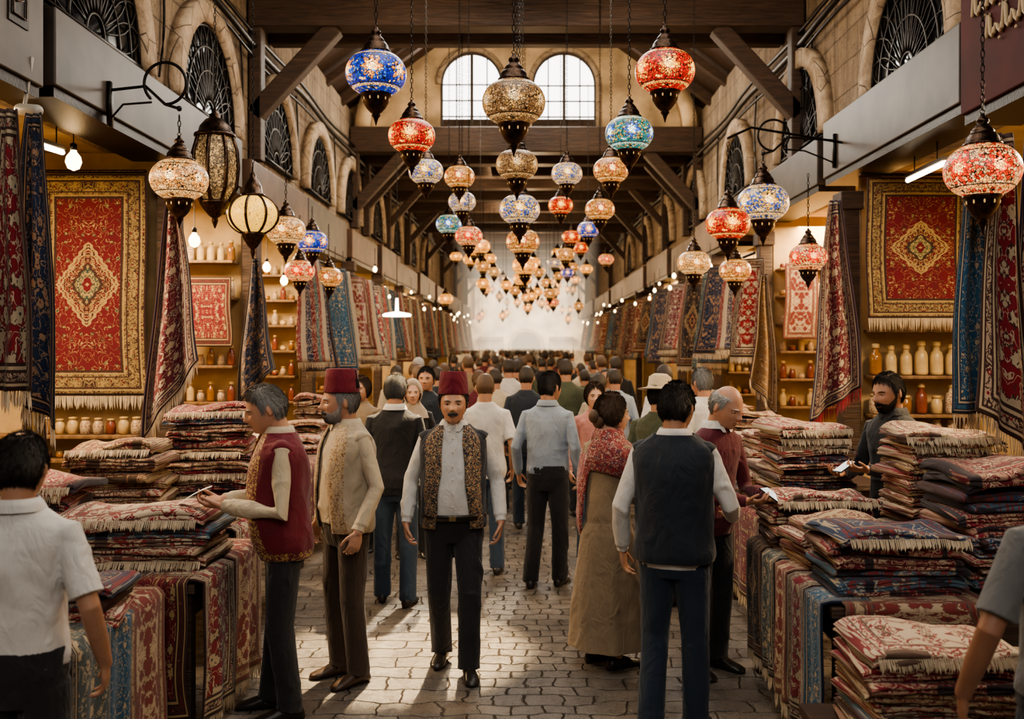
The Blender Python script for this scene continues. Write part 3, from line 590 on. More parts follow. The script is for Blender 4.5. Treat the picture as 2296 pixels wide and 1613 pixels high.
g=G('dark_old_timber'); co=g.coord(); n=g.noise(g.vm('MULTIPLY',co,(1.2,12,12)),3,6,.65,.6); n2=g.noise(co,2,3)
c=g.ramp(n,[(.3,(.030,.016,.010)),(.6,(.088,.047,.027)),(.8,(.16,.09,.053))]); WOOD=g.bsdf(g.mix(g.m('MULTIPLY',n2,.45),c,(.022,.014,.011)),.55,0,g.bump(n,.8,.02))
g=G('shop_wood'); co=g.coord(); n=g.noise(g.vm('MULTIPLY',co,(4,4,1)),5,4); SHOPW=g.bsdf(g.ramp(n,[(.3,(.10,.052,.024)),(.7,(.25,.145,.07))]),.5,0,g.bump(n,.2,.01))
g=G('ochre_shop_wall'); co=g.coord(); n=g.noise(co,3,5,.6); SHOPWALL=g.bsdf(g.ramp(n,[(.3,(.28,.19,.09)),(.7,(.48,.34,.18))]),.8,0,g.bump(n,.2,.01))
METAL=simple('weathered_dark_fascia',(.042,.030,.023),.5,.1,nscale=2.5,namt=.5,bump=.15); FBROWN=simple('brown_fascia',(.10,.052,.030),.5,.1,nscale=2,namt=.45,bump=.1); FRED=simple('dark_red_signboard',(.055,.006,.008),.8,nscale=3,namt=.25)
IRON=simple('black_wrought_iron',(.018,.015,.013),.45,.8,nscale=30,bump=.2); BRONZE=simple('aged_bronze',(.060,.036,.024),.32,.9,nscale=40,namt=.5,bump=.25); DARKG=simple('dark_lunette_glass',(.02,.022,.026),.2,nscale=3)
FRINGE=cloth_mat('cream_wool_fringe',(.56,.46,.33)); FRINGER=cloth_mat('red_wool_fringe',(.24,.01,.03))

g=G('worn_cobble_paving'); co=g.coord(); x,y,z=g.sep(co)
wob=g.noise(co,2.2,2,out=1); wob2=g.noise(co,9,2,out=1); wv=g.vm('ADD',g.vm('SCALE',g.vm('SUBTRACT',wob,(.5,.5,.5)),scale=.17),g.vm('SCALE',g.vm('SUBTRACT',wob2,(.5,.5,.5)),scale=.06)); cw=g.vm('ADD',co,wv)
b1=g.brick(cw,.34,.19,.37,.008,1.0); b2=g.brick(cw,.18,.14,.5,.009,1.0); mid=g.lt(g.m('ABSOLUTE',g.m('SUBTRACT',g.sep(cw)[0],.06)),.33)
mort=g.m('ADD',g.m('MULTIPLY',b2.outputs['Fac'],mid),g.m('MULTIPLY',b1.outputs['Fac'],g.m('SUBTRACT',1.0,mid)))
tint=g.mix(mid,b1.outputs['Color'],b2.outputs['Color'])
n=g.noise(co,7,7,.75); st=g.ramp(n,[(.3,(.09,.077,.064)),(.5,(.18,.155,.13)),(.7,(.27,.235,.20))]); st=g.mix(.32,st,g.mix(tint,(.10,.085,.072),(.28,.245,.21)))
big=g.noise(co,.9,4,.6); st=g.mix(g.m('MULTIPLY',g.m('SUBTRACT',big,.42,clamp=True),2.6,clamp=True),st,(.075,.062,.052))
st=g.mix(g.m('MULTIPLY',mort,.8),st,(.032,.026,.022)); hgt=g.m('ADD',g.m('SUBTRACT',1.0,mort),g.m('ADD',g.m('MULTIPLY',n,.9),g.m('MULTIPLY',g.sep(tint)[0],.2)))
FLOOR=g.bsdf(st,g.m('ADD',.08,g.m('MULTIPLY',n,.42)),0,g.bump(hgt,.8,.022))
m=MB(); m.box((-5.2,-3,-.1),(5.2,66,0)); ob('floor',m.mesh('floor',[FLOOR],False),kind='structure',label='worn grey-brown cobblestone paving with central strip')

for sg,nm in ((-1,'left'),(1,'right')):
    m=MB(); m.box((sg*3.2,-3,3.62),(sg*3.6,66,6.25)); ob('wall_'+nm,m.mesh('w',[STONE],False),kind='structure',label='aged grey-brown stone upper wall above the shops')
    m=MB(); m.box((sg*5.0,-3,0),(sg*5.2,66,3.7)); ob('wall_shop_'+nm,m.mesh('w',[SHOPWALL],False),kind='structure',label='warm ochre back wall of the shops')
    m=MB(); m.box((sg*3.6,-3,3.62),(sg*5.0,66,3.75)); ob('ceiling_shop_'+nm,m.mesh('w',[SHOPWALL],False),kind='structure',label='low ochre ceiling inside the shops')
m=MB(); m.box((-5.2,-3.2,0),(5.2,-3,4.6)); ob('wall_front',m.mesh('w',[STONE],False),kind='structure',label='plaster wall at the near end of the hall')  # added out of view to cut the fill light from behind
m=MB(); 
for sg in (-1,1): m.rings([[(sg*3.6,y,6.1),(0,y,8.7),(0,y,8.85),(sg*3.6,y,6.25)] for y in (-3,18.6)])
ob('ceiling',m.mesh('c',[WOOD],False),kind='structure',label='pitched dark timber roof over the hall')
m=MB(); m.box((-3.6,18.6,6.05),(3.6,66,6.2)); ob('ceiling_far',m.mesh('c',[WOOD],False),kind='structure',label='dark plank ceiling over the long aisle')
PL=simple('warm_plaster',(.60,.44,.27),.85,nscale=2,namt=.4,bump=.2)
def arch_poly(xc,hw,z0,z1,n=20):
    zs=z1-hw*1.05; pts=[(xc-hw,z0),(xc+hw,z0)]
    for i in range(n+1):
        a=math.pi*i/n; pts.append((xc+hw*math.cos(a),zs+hw*1.05*math.sin(a)))
    return pts
wins=[((-1.566-.453)/2,.565,5.92,7.40),((.124+1.278)/2,.585,5.92,7.40)]
def holed(pts,ys,wl,cy,mat):
    m=MB(); m.rings([[(x,y,z) for x,z in pts] for y in ys]); cm=MB()
    for w in wl: cm.rings([[(x,y,z) for x,z in arch_poly(*w)] for y in cy])
    cut=bpy.data.objects.new('cut',cm.mesh('cut',[])); COL.objects.link(cut)
    wm=baked(m.mesh('wb',[]),[('BOOLEAN',dict(operation='DIFFERENCE',object=cut,solver='EXACT'))],[mat]); bpy.data.objects.remove(cut)
    wm.polygons.foreach_set('use_smooth',[False]*len(wm.polygons)); return wm
ob('wall_gable',holed([(-3.6,5.75),(3.6,5.75),(3.6,6.1),(0,8.7),(-3.6,6.1)],(18.42,18.62),wins,(18.2,18.8),PL),kind='structure',label='plastered gable wall with twin arched windows')
FR=simple('window_frame_dark',(.05,.035,.025),.6)
for i,w in enumerate(wins):
    xc,hw,z0,z1=w; m=MB(); zs=z1-hw*1.05
    pl=arch_poly(*w)[1:]; m.tube([(x,18.45,z) for x,z in pl],[.035]*len(pl),ref=(0,1,0),seg=8,ends=False)
    m.tube([(pl[-1][0],18.45,pl[-1][1]),(xc-hw,18.45,z0)],[.035]*2,ref=(0,1,0),seg=8)
    m.box((xc-.028,18.44,z0),(xc+.028,18.5,z1))
    for q in (-.5,.5): m.box((xc+q*hw-.012,18.45,z0),(xc+q*hw+.012,18.47,zs+hw*.85))
    for z in np.linspace(z0,zs,4)[0:]: m.box((xc-hw,18.45,z-.012),(xc+hw,18.47,z+.012))
    m.box((xc-hw-.05,18.3,z0-.06),(xc+hw+.05,18.5,z0+.01))
    ob('window_%d'%(i+1),m.mesh('win',[FR],False),kind='structure',label='tall arched window with dark glazing bars, bright daylight outside')
    m=MB(); o2=[(x,z) for x,z in arch_poly(xc,hw+.09,z0,z1+.09)][1:]; i2=[(x,z) for x,z in arch_poly(xc,hw+.0,z0,z1)][1:]
    R=[[(a[0],18.42,a[1]),(a[0],18.34,a[1]),(b[0],18.34,b[1]),(b[0],18.42,b[1])] for a,b in zip(o2,i2)]; m.rings(R); ob('trim_%d'%(i+1),m.mesh('tr',[ARCH]),kind='structure',label='pale stone arch moulding around window')
m=MB(); R=[]
for i in range(33):
    a=math.pi*i/32; x=math.cos(a); z=math.sin(a); R.append([(3.1*x,18.0,5.9+2.2*z),(3.1*x,18.3,5.9+2.2*z),(2.85*x,18.3,5.9+1.98*z),(2.85*x,18.0,5.9+1.98*z)])
m.rings(R); ob('trim_3',m.mesh('rib',[PL]),kind='structure',label='curved plaster rib arch across the roof')
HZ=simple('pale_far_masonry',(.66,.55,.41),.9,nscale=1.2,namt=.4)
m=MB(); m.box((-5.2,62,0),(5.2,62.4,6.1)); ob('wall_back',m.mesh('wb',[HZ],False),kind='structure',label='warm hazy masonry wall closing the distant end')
DKP=simple('dark_doorway',(.09,.065,.045),.8)  # no real opening: doorway shade put into the colour of a flat panel
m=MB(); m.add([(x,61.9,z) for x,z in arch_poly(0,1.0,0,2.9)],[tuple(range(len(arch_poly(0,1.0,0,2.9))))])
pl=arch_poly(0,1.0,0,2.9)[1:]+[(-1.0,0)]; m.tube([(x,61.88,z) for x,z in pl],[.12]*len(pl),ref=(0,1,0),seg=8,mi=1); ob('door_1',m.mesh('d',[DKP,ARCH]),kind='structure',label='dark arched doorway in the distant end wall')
for x0,x1 in ((-2.9,-1.4),(1.4,2.9)):
    m=MB(); m.box((x0,60.6,0),(x1,61.6,1.0)); m.box((x0,60.5,2.3),(x1,61.7,2.5)); m.box((x0,60.55,0),(x0+.08,60.63,2.4)); m.box((x1-.08,60.55,0),(x1,60.63,2.4)); ob('market_kiosk',m.mesh('k',[FBROWN],False),label='small wooden market kiosk with flat canopy at aisle end',cat='kiosk',group='kiosks at the aisle end')
def beam(D,z0,z1,th,brace=True,ext=3.18,far=False):
    m=MB(); m.box((-ext,D-th/2,z0),(ext,D+th/2,z1))
    o=bevel(ob('roof_beam',m.mesh('beam',[WOOD],False),label='heavy dark timber tie beam spanning the hall',cat='beam',group='roof tie beams'),.02)
    if brace:
        bw=.15 if far else .2
        for sg in (-1,1):
            m=MB(); m.obox((sg*3.14,D,z0-(.85 if far else 1.0)),(sg*(2.35 if far else 2.2),D,z0+.02),bw,bw,up=(0,1,0)); bevel(ob('brace',m.mesh('brace',[WOOD],False),o),.015)
            m=MB(); m.box((sg*3.11-.07,D-.1,4.1),(sg*3.11+.07,D+.1,z0+.02)); bevel(ob('wall_strut',m.mesh('strut',[WOOD],False),o),.015)
beam(11.5,5.62,5.98,.3); beam(12.4,5.70,5.92,.2,False)
beam(18.1,5.46,5.92,.34)
for i,D in enumerate((19.4,20.8,22.4,24.2,26.2,28.4,31,34,37,40,44,48,52,56)): beam(D,5.48,5.86,.34,brace=(i%2==0),far=True)
for y in (13.2,14.6,16.0,17.3):
    m=MB()
    for sg in (-1,1): m.obox((sg*3.5,y,6.0),(0,y,8.55),.12,.16,up=(0,1,0))
    ob('roof_rafter',m.mesh('raf',[WOOD],False),label='pair of sloping dark roof rafters',cat='rafter',group='roof rafters')
for D in (5.4,7.3,9.3):
    m=MB(); m.box((-3.18,D-.1,5.95),(3.18,D+.1,6.08)); ob('roof_beam',m.mesh('beam',[WOOD],False),label='dark timber beam that lanterns hang from',cat='beam',group='roof tie beams')
for x in (-1.9,0,1.9):
    m=MB(); m.box((x-.08,18.8,5.88),(x+.08,60,6.02)); ob('roof_purlin',m.mesh('pu',[WOOD],False),label='lengthwise dark timber under the ceiling',cat='beam',group='ceiling purlins')

def lunette(sg,D,i,hw=.86,hh=.92,z0=4.22):
    X=sg*3.2; m=MB(); n=28; R=[]
    for k in range(n+1):
        a=math.pi*k/n; c_,s_=math.cos(a),math.sin(a)
        R.append([(X,D+(hw+.2)*c_,z0+(hh+.2)*s_),(X-sg*.12,D+(hw+.2)*c_,z0+(hh+.2)*s_),(X-sg*.12,D+hw*c_,z0+hh*s_),(X,D+hw*c_,z0+hh*s_)])
    m.rings(R); ob('trim_%d'%(10+i),m.mesh('ar',[ARCH]),kind='structure',label='stone arch surround of a lunette window')
    m=MB(); pts=[(X-sg*.015,D+hw*math.cos(math.pi*k/n),z0+hh*math.sin(math.pi*k/n)) for k in range(n+1)]; m.add(pts,[tuple(range(n+1))]); 
    xb=X-sg*.06
    def T(pp,r=.011): m.tube([(xb,D+p[0],z0+p[1]) for p in pp],[r]*len(pp),ref=(1,0,0),seg=6,mi=1,ends=False)
    for k in range(1,12):
        a=math.pi*k/12; sw=.22; T([(hw*q*math.cos(a+sw*math.sin(q*3.1)),hh*q*math.sin(a+sw*math.sin(q*3.1))) for q in np.linspace(.18,.99,8)])
        T([(hw*q*math.cos(a-sw*math.sin(q*3.1)),hh*q*math.sin(min(math.pi,max(0,a-sw*math.sin(q*3.1))))) for q in np.linspace(.18,.99,8)])
    for q in (.18,.5,.75,.97): T([(hw*q*math.cos(math.pi*k/20),hh*q*math.sin(math.pi*k/20)) for k in range(21)],.015)
    T([(-hw,.01),(hw,.01)],.02)
    ob('window_%d'%(10+i),m.mesh('lu',[DARKG,IRON]),kind='structure',label='semicircular lunette window with black wrought iron lattice')
k=0
for D in (7.25,9.85,12.5,15.1,17.8,20.9,24,27.5,31):
    lunette(-1,D,k); k+=1
for D in (8.2,11.4,14.9,18.6,22.3,26,30):
    lunette(1,D,k); k+=1
for sg in (-1,1):
    for z,r in ((5.42,.035),(5.55,.022),(5.28,.016)):
        m=MB(); pts=[(sg*(3.11+.02*math.sin(y*1.7)),y,z+.02*math.sin(y*1.1+z*9)) for y in np.linspace(3,40,60)]
        m.tube(pts,[r]*60,seg=8); ob('wall_conduit',m.mesh('pipe',[IRON]),label='dark cable conduit running along upper wall',cat='pipe',group='wall conduits')
    for y in (8.6,11.0,13.7,16.4):
        m=MB(); pts=[(sg*3.17,y+.12*math.sin(t*3),4.3+t*1.1) for t in np.linspace(0,1,10)]; m.tube(pts,[.012]*10,seg=6); ob('wall_cable',m.mesh('cab',[IRON]),label='thin black cable hanging down plaster wall',cat='cable',group='wall cables')

def fascia(sg,y0,y1,z0,z1,mat,lab,dep=.4,x=2.98):
    m=MB(); m.box((sg*x,y0,z0),(sg*(x+dep),y1,z1)); o=bevel(ob('shop_fascia',m.mesh('f',[mat],False),label=lab,cat='shop fascia',group='shop fascias'),.012,3)
    m=MB(); m.box((sg*(x+.02),y0+.02,z0-.07),(sg*(x+dep),y1-.02,z0)); ob('shutter_rail',m.mesh('fr',[IRON],False),o)
    return o
fascia(-1,3.0,6.15,3.56,4.35,METAL,'dark metal shop fascia box with small plaque')
fascia(-1,6.3,10.45,3.62,4.12,METAL,'long dark metal shop fascia box')
fascia(1,3.0,6.72,3.52,4.45,FRED,'dark red signboard with raised cream script lettering',x=2.93)
fascia(1,6.85,10.0,3.64,4.2,METAL,'dark grey metal shop fascia box')
fascia(1,10.2,14.3,3.62,4.1,METAL,'dark grey metal shop fascia box')
for i,(a,b) in enumerate(((10.8,13.6),(14,17),(17.3,20.2),(20.6,23.6),(24,28),(28.4,33),(33.4,39),(39.5,47),(47.5,56))):
    fascia(-1,a,b,3.5-.05*(i%2),4.0+.06*((i*3)%2),FBROWN if a<11 or a>17 else METAL,'brown weathered shop fascia box',x=2.98+.04*((i*2)%3))
for i,(a,b) in enumerate(((14.6,17.6),(18,21),(21.4,25),(25.4,30),(30.5,36),(36.5,44),(45,56))):
    fascia(1,a,b,3.5-.05*(i%2),4.0+.06*((i+1)%2),FBROWN,'brown weathered shop fascia box',x=2.98+.04*((i*2)%3))
CREAML=simple('cream_lettering',(.38,.29,.18),.6)
sg_=MB(); X=2.915
def stroke(pp,r=.011): sg_.tube([(X,p[0],p[1]) for p in pp],[(r,r*1.3)]*len(pp),ref=(1,0,0),seg=6)
for w_ in range(2):
    zb=4.12 if w_==0 else 3.92; yy=6.50-(.0 if w_==0 else .2)
    for i in range(8 if w_==0 else 6):
        h=(.15,.05,.17,.07,.13,.05,.16,.06)[i]
        stroke([(yy,zb),(yy-.02,zb+h),(yy-.04,zb+h*.7),(yy-.05,zb+.01),(yy-.08,zb-.02),(yy-.10,zb+.03)])
        if i%2: sg_.ell((X,yy-.06,zb-.05),(.009,.012,.012),None,8,6)
        yy-=.105
ob('sign_lettering',sg_.mesh('let',[CREAML]),label='raised cream flowing script lettering on red signboard',cat='sign lettering')
m=MB(); m.box((-2.972,5.72,3.85),(-2.985,5.95,4.2)); o=ob('wall_plaque',m.mesh('pl',[IRON],False),label='small dark metal plaque with raised emblem',cat='plaque')
m=MB(); m.tube([(-2.965,5.76,3.9),(-2.965,5.76,4.15),(-2.965,5.91,4.15),(-2.965,5.91,3.9),(-2.965,5.76,3.9)],[.006]*5,ref=(1,0,0),seg=6); m.tube([(-2.965,5.80,3.98),(-2.965,5.87,4.0),(-2.965,5.82,4.04),(-2.965,5.87,4.09)],[.007]*4,ref=(1,0,0),seg=6); ob('emblem',m.mesh('em',[BRONZE]),o)

LP=[8.55,11.1,14,17.2,20.5,24,28.5,33.5,40]; RP=[9.45,12.8,16,19.5,23,27,32,38,46]
for sg,PLs in ((-1,LP),(1,RP)):
    for D in PLs:
        m=MB(); m.box((sg*3.18,D,0),(sg*5.0,D+.08,3.62)); ob('partition_wall',m.mesh('pw',[SHOPWALL],False),label='ochre partition wall between two shops',cat='partition wall',kind='structure')
        m=MB(); m.box((sg*2.98,D-.1,0),(sg*3.14,D+.12,3.4)); m.box((sg*2.95,D-.13,0),(sg*3.17,D+.15,.3)); m.box((sg*2.95,D-.13,3.25),(sg*3.17,D+.15,3.42)); bevel(ob('shop_post',m.mesh('po',[WOOD],False),label='dark timber post at the shop front',cat='post',group='shop posts'),.01)
        
JAR=simple('cream_ceramic',(.50,.36,.18),.35,nscale=6); JG=simple('amber_glass',(.24,.11,.03),.08,nscale=5); JC=simple('jar_lid',(.42,.28,.12),.4); JL=emb_mat('floral_jar_glaze',(.55,.45,.3),(.15,.05,.03),(.3,.12,.05),1.4); JR=simple('red_brown_glaze',(.18,.05,.03),.25,nscale=6)
_jars={}
def jar(kind):
    if kind in _jars: return _jars[kind]
    a=MB(); b=MB()
    if kind==0: a.lathe([(.03,0),(.055,.006),(.058,.03),(.055,.16),(.045,.20),(.028,.215),(.028,.25)],20); b.lathe([(.034,.25),(.036,.255),(.034,.29),(.01,.295)],16)
    elif kind==1: a.lathe([(.03,0),(.052,.005),(.055,.08),(.05,.12),(.038,.135),(.038,.15)],20); b.lathe([(.043,.15),(.043,.172),(.01,.176)],16)
    else: a.lathe([(.02,0),(.05,.003),(.06,.03),(.058,.07),(.05,.075)],20); b.lathe([(.053,.075),(.052,.09),(.01,.094)],16)
    mats={0:JAR,1:JL,2:JG}[kind]; _jars[kind]=(a.mesh('jar',[mats]),b.mesh('lid',[JC])); return _jars[kind]
rj=random.Random(5)
def put_jar(kind,loc,s=1,mat=None,grp='jars on shop shelves'):
    a,b=jar(kind); mat=mat or rj.choice([None,None,JAR,JL,JG,JR]); s*=rj.uniform(.86,1.0)
    cn={JAR:'cream ceramic',JL:'floral glazed',JG:'amber glass',JR:'red-brown glazed',None:{0:'cream ceramic',1:'floral glazed',2:'amber glass'}[kind]}[mat]
    o=ob('jar',a,label='%s %s jar with lid on wooden shelf'%({0:'tall',1:'medium',2:'squat'}[kind],cn),cat='jar',group=grp,loc=loc,scale=s)
    if mat: o.material_slots[0].link='OBJECT'; o.material_slots[0].material=mat
    ob('lid',b,o)
def shelf(x0,x1,y,z,dep=.26,back=None):
    m=MB(); m.box((x0,y-dep,z-.03),(x1,y,z)); bevel(ob('wall_shelf',m.mesh('sh',[SHOPW],False),label='wooden shelf board fixed to shop partition',cat='shelf',group='shop shelves'),.005)
for z,kd in ((1.13,1),(1.33,0),(1.69,0),(2.12,None)):
    shelf(3.2,4.3,9.45,z)
    if kd is not None:
        for i in range(7): put_jar(kd if z>1.5 else (kd if i%2 else 1),(3.27+i*.142,9.32,z+.001),1.1 if kd==0 else .9)
for z,kd in ((1.02,2),(1.22,1)):
    shelf(-4.6,-3.25,8.55,z)
    for i in range(8): put_jar(kd,(-4.05+i*.108,8.42,z+.001),.85 if kd==1 else .6)
for z in (.9,1.35,1.75,2.5,2.9):
    shelf(-4.5,-3.2,11.1,z)
    for i in range(9): put_jar(i%2 if z<2 else 0,(-4.15+i*.112,10.98,z+.001),.8)
for D,sg in ((14,-1),(17.2,-1),(12.8,1),(16,1),(20.5,-1),(19.5,1)):
    for z in (1.2,1.55,1.9,2.25,2.6,2.95):
        a,b=(sg*3.2,sg*4.4); shelf(min(a,b),max(a,b),D,z)
        if D<18:
            for i in range(8): put_jar((i+int(z*10))%3,(sg*(3.27+i*.115),D-.13,z+.001),.8)

# ------------------------------------------------------------ rugs
RED=(.18,.006,.018); DRED=(.125,.006,.018); GOLD=(.42,.29,.14); DK=(.045,.018,.014); NAVY=(.014,.03,.07); CRM=(.48,.39,.27); BLUE=(.02,.10,.19); BLK=(.012,.010,.014)
def cloth(name,wt,wb,h,mat,lab,loc,rz=0,folds=3,amp=.03,fr=True,frm=None,skew=0,flap=0,seed=0,nu=56,nv=44,grp=None,lean=0,frl=.09,zig=0):
    vs=[];uv=[]
    tot=h+flap
    def pos(u,v):
        s=v*tot; k=max(0,(s-flap)/h); w=wt+(wb-wt)*min(1,k**.8); x=(u-.5)*w
        a=amp*(.35+.65*k)*(math.sin(folds*2*math.pi*u+seed)+.45*math.sin(folds*4.3*u+seed*2+k*2.5))
        if s<flap: return (x,(flap-s)+.0,a*.15+.012)
        z=-(s-flap); z-=skew*(u-.5)*k+zig*abs(math.sin(2.5*math.pi*u+seed))*k
        yy=a*(1 if flap==0 else .5)-lean*k-(.02 if flap else 0)
        return (x+.02*math.sin(k*6+seed)*k,yy,z)
    for j in range(nv):
        for i in range(nu): u=i/(nu-1);v=j/(nv-1); vs.append(pos(u,v)); uv.append((u,1-v))
    fs=[(j*nu+i,(j+1)*nu+i,(j+1)*nu+i+1,j*nu+i+1) for j in range(nv-1) for i in range(nu-1)]
    me=bpy.data.meshes.new(name); me.from_pydata(vs,[],fs); me.materials.append(mat); ul=me.uv_layers.new()
    flat=[]; 
    for f in fs:
        for q in f: flat.extend(uv[q])
    ul.data.foreach_set('uv',flat); me.polygons.foreach_set('use_smooth',[True]*len(fs))
    o=ob(name,me,label=lab,cat='rug',loc=loc,rot=(0,0,rz),group=grp); so=o.modifiers.new('s','SOLIDIFY'); so.thickness=.012; so.offset=0
    if fr:
        m=MB(); n=int(wb/.009); rnd=random.Random(seed)
        for i in range(n):
            u=(i+.5)/n; p=Vector(pos(u,1.0)); L=frl*rnd.uniform(.75,1.1); d=Vector((rnd.uniform(-.012,.012),rnd.uniform(-.012,.012),-L)); w=.0035
            m.add([p+Vector((-w,0,.004)),p+Vector((w,0,.004)),p+d*.6+Vector((w*1.2,.003,0)),p+d+Vector((w*.3,0,0)),p+d*.6+Vector((-w*1.2,-.003,0))],[(0,1,2,3,4)])
            m.add([p+Vector((0,-w,.004)),p+Vector((0,w,.004)),p+d*.6+Vector((.003,w*1.2,0)),p+d+Vector((0,w*.3,0)),p+d*.6+Vector((-.003,-w*1.2,0))],[(0,1,2,3,4)])
        ob('fringe',m.mesh('fr',[frm or FRINGE],False,False),o)
    return o
rA=rug_mat('rug_red_gold_medallion',.95,1.85,(.125,.003,.014),(.33,.235,.10),(.38,.27,.11),DK,(.02,.06,.05),True,.2,1.0,1.0,.9)
rB=rug_mat('rug_red_gold_small',.98,1.3,(.135,.003,.014),(.34,.25,.11),(.40,.29,.12),DK,(.02,.08,.04),True,.17,4.0,1.1,.9)
rC=rug_mat('rug_wine_cream',.6,1.6,DRED,(.34,.23,.16),CRM,(.03,.012,.03),RED,False,.1,7.0,1.0,1.8)
rD=rug_mat('rug_navy_floral',.6,1.6,(.016,.035,.085),(.03,.05,.11),(.40,.26,.17),BLK,RED,False,.07,9.0,1.0,1.6)
rE=rug_mat('rug_blue_floral',.6,1.5,BLUE,(.03,.12,.20),CRM,NAVY,RED,False,.08,12.0,1.0,1.3)
rF=rug_mat('rug_cream_floral',.6,1.2,CRM,(.42,.32,.21),(.20,.03,.03),(.14,.07,.05),NAVY,False,.1,15.0,1.0,1.8)
rG=rug_mat('rug_dark_red_panel',.8,.8,(.15,.006,.016),(.11,.02,.02),GOLD,DK,NAVY,False,.09,18.0,1.0,1.4)
rH=rug_mat('rug_black_tan',.8,1.3,BLK,(.2,.11,.06),(.42,.28,.15),DK,RED,True,.12,21.0)
rI=rug_mat('rug_slate_stripe',.5,1.0,(.08,.11,.12),(.24,.20,.16),CRM,BLK,DRED,False,.06,24.0,1.0,1.6)
rJ=rug_mat('rug_bright_red_cream',.5,1.0,(.22,.008,.02),(.42,.32,.23),CRM,DK,NAVY,False,.09,27.0,1.0,1.9)
cloth('hanging_rug',.97,.97,1.86,rA,'large red and gold medallion rug hung on shop partition',(PX(204,8.4),8.36,PZ(392,8.4)),0,1,.012,seed=1,frl=.12)
cloth('hanging_rug',.97,.99,1.27,rB,'red rug with gold border and medallion hung in shop',(PX(2065,9.0),9.0,PZ(398,9.0)),0,1,.012,seed=2,frl=.12)
cloth('hanging_rug',.52,.52,.76,rG,'small dark red rug with gold flowers on shop partition',(PX(470,10.9),10.82,PZ(622,10.9)),0,1,.008,fr=False,seed=3)
for x0,x1,y_,z_ in ((PX(95,8.4),PX(320,8.4),8.38,PZ(388,8.4)),(PX(1945,9),PX(2190,9),9.02,PZ(394,9))):
    m=MB(); m.tube([(x0-.05,y_,z_+.01),(x1+.03,y_,z_+.01)],[.015]*2,seg=8); ob('rug_rail',m.mesh('rr',[BRONZE]),label='thin metal rail holding a displayed rug',cat='rail')
def P3(px,py,D,dz=0): v=P(px,py,D); return (v.x,v.y,v.z+dz)
cloth('hanging_rug',.09,.27,1.50,rJ,'crimson patterned rug gathered and hanging with fringe',P3(20,245,5.3),.1,2,.05,seed=4,frl=.12)
cloth('hanging_rug',.09,.30,1.62,rD,'navy floral rug gathered and hanging with fringe',P3(80,255,5.5),-.1,2,.05,seed=5,frl=.12,skew=.25)
cloth('hanging_rug',.06,.42,1.50,rC,'wine red patterned rug hanging from a hook, cream fringe',P3(385,450,7.5),.15,2,.06,seed=6,frl=.12,skew=-.6)
cloth('hanging_rug',.05,.36,1.25,rD,'dark navy floral rug hanging from hook',P3(572,580,9.7),.1,2,.06,fr=False,seed=7,skew=-.35)
cloth('hanging_rug',.09,.26,1.30,rE,'bright blue floral rug hanging with cream fringe',P3(2185,400,5.5),0,2,.04,seed=8,frl=.12)
cloth('hanging_rug',.10,.32,1.60,rJ,'crimson rug hanging gathered with cream fringe',P3(2255,300,5.3),.1,2,.05,seed=9,frl=.12,skew=.25)
cloth('hanging_rug',.08,.24,1.55,rC,'deep red patterned rug hanging with cream fringe',P3(2318,300,5.5),.1,2,.05,seed=19,frl=.1)
cloth('hanging_rug',.08,.42,1.72,rC,'dark red patterned rug hanging with crimson fringe',P3(1872,450,8.4),-.15,2,.07,seed=10,frm=FRINGER,frl=.12,skew=-.3)
cloth('hanging_rug',.06,.32,1.30,rug_mat('rug_gold_brown',.6,1.4,(.26,.15,.06),(.34,.22,.1),CRM,DK,DRED,False,.08,30.),'golden brown patterned rug hanging gathered',P3(1712,615,10.6),.1,2,.06,seed=11,skew=.4)
cloth('hanging_rug',.40,.42,.95,rF,'cream floral rug hung on shop partition',P3(1796,590,12.4),0,1,.01,seed=12,fr=False)
def stripe_mat(name,cols):
    g=G(name); u,v,_=g.sep(g.coord('UV')); n=len(cols); f=g.m('FRACT',g.m('MULTIPLY',u,1.5)); c=g.ramp(f,[(i/n,q) for i,q in enumerate(cols)],'CONSTANT')
    nz=g.noise(g.comb(u,v,0.0),26,2,.5,.6); c=g.mix(g.band(nz,.5,.03),c,cols[1]); return g.bsdf(c,.9,0,g.bump(g.noise(g.coord(),240,2),.3,.004),sheen=.1)
stA=stripe_mat('striped_rug_red_navy',[(.20,.012,.02),(.42,.35,.26),(.02,.03,.07),(.13,.01,.015),(.02,.09,.10)]); stB=stripe_mat('striped_rug_teal_cream',[(.02,.07,.08),(.36,.30,.22),(.015,.015,.02),(.24,.02,.02)])
pal=[rC,rD,rE,rG,rH,rF,rI,rC,rJ]; strp=[stA,stB]
i=0
for sg in (-1,1):
    y=12.2 if sg<0 else 12.0
    while y<44:
        mt=pal[i%9] if i%3 else strp[(i//3)%2]
        cloth('hanging_rug',.30,.50,1.25+.15*math.sin(i),mt,'patterned rug hanging in a row beside the aisle',(sg*(2.66+.1*math.sin(i*2)),y,3.02),sg*(-.75-.15*math.sin(i*1.7)),1.5,.03,fr=(y<18),seed=i*1.3,grp='rugs hanging in a row along the aisle',lean=.18,nu=30,nv=24)
        y+=.62 if y<20 else 1.1; i+=1
    m=MB(); m.tube([(sg*2.66,11.6,3.05),(sg*2.66,44.5,3.05)],[.018]*2,seg=8); ob('rug_rail',m.mesh('rr',[IRON]),label='long iron rail along aisle holding hanging rugs',cat='rail')

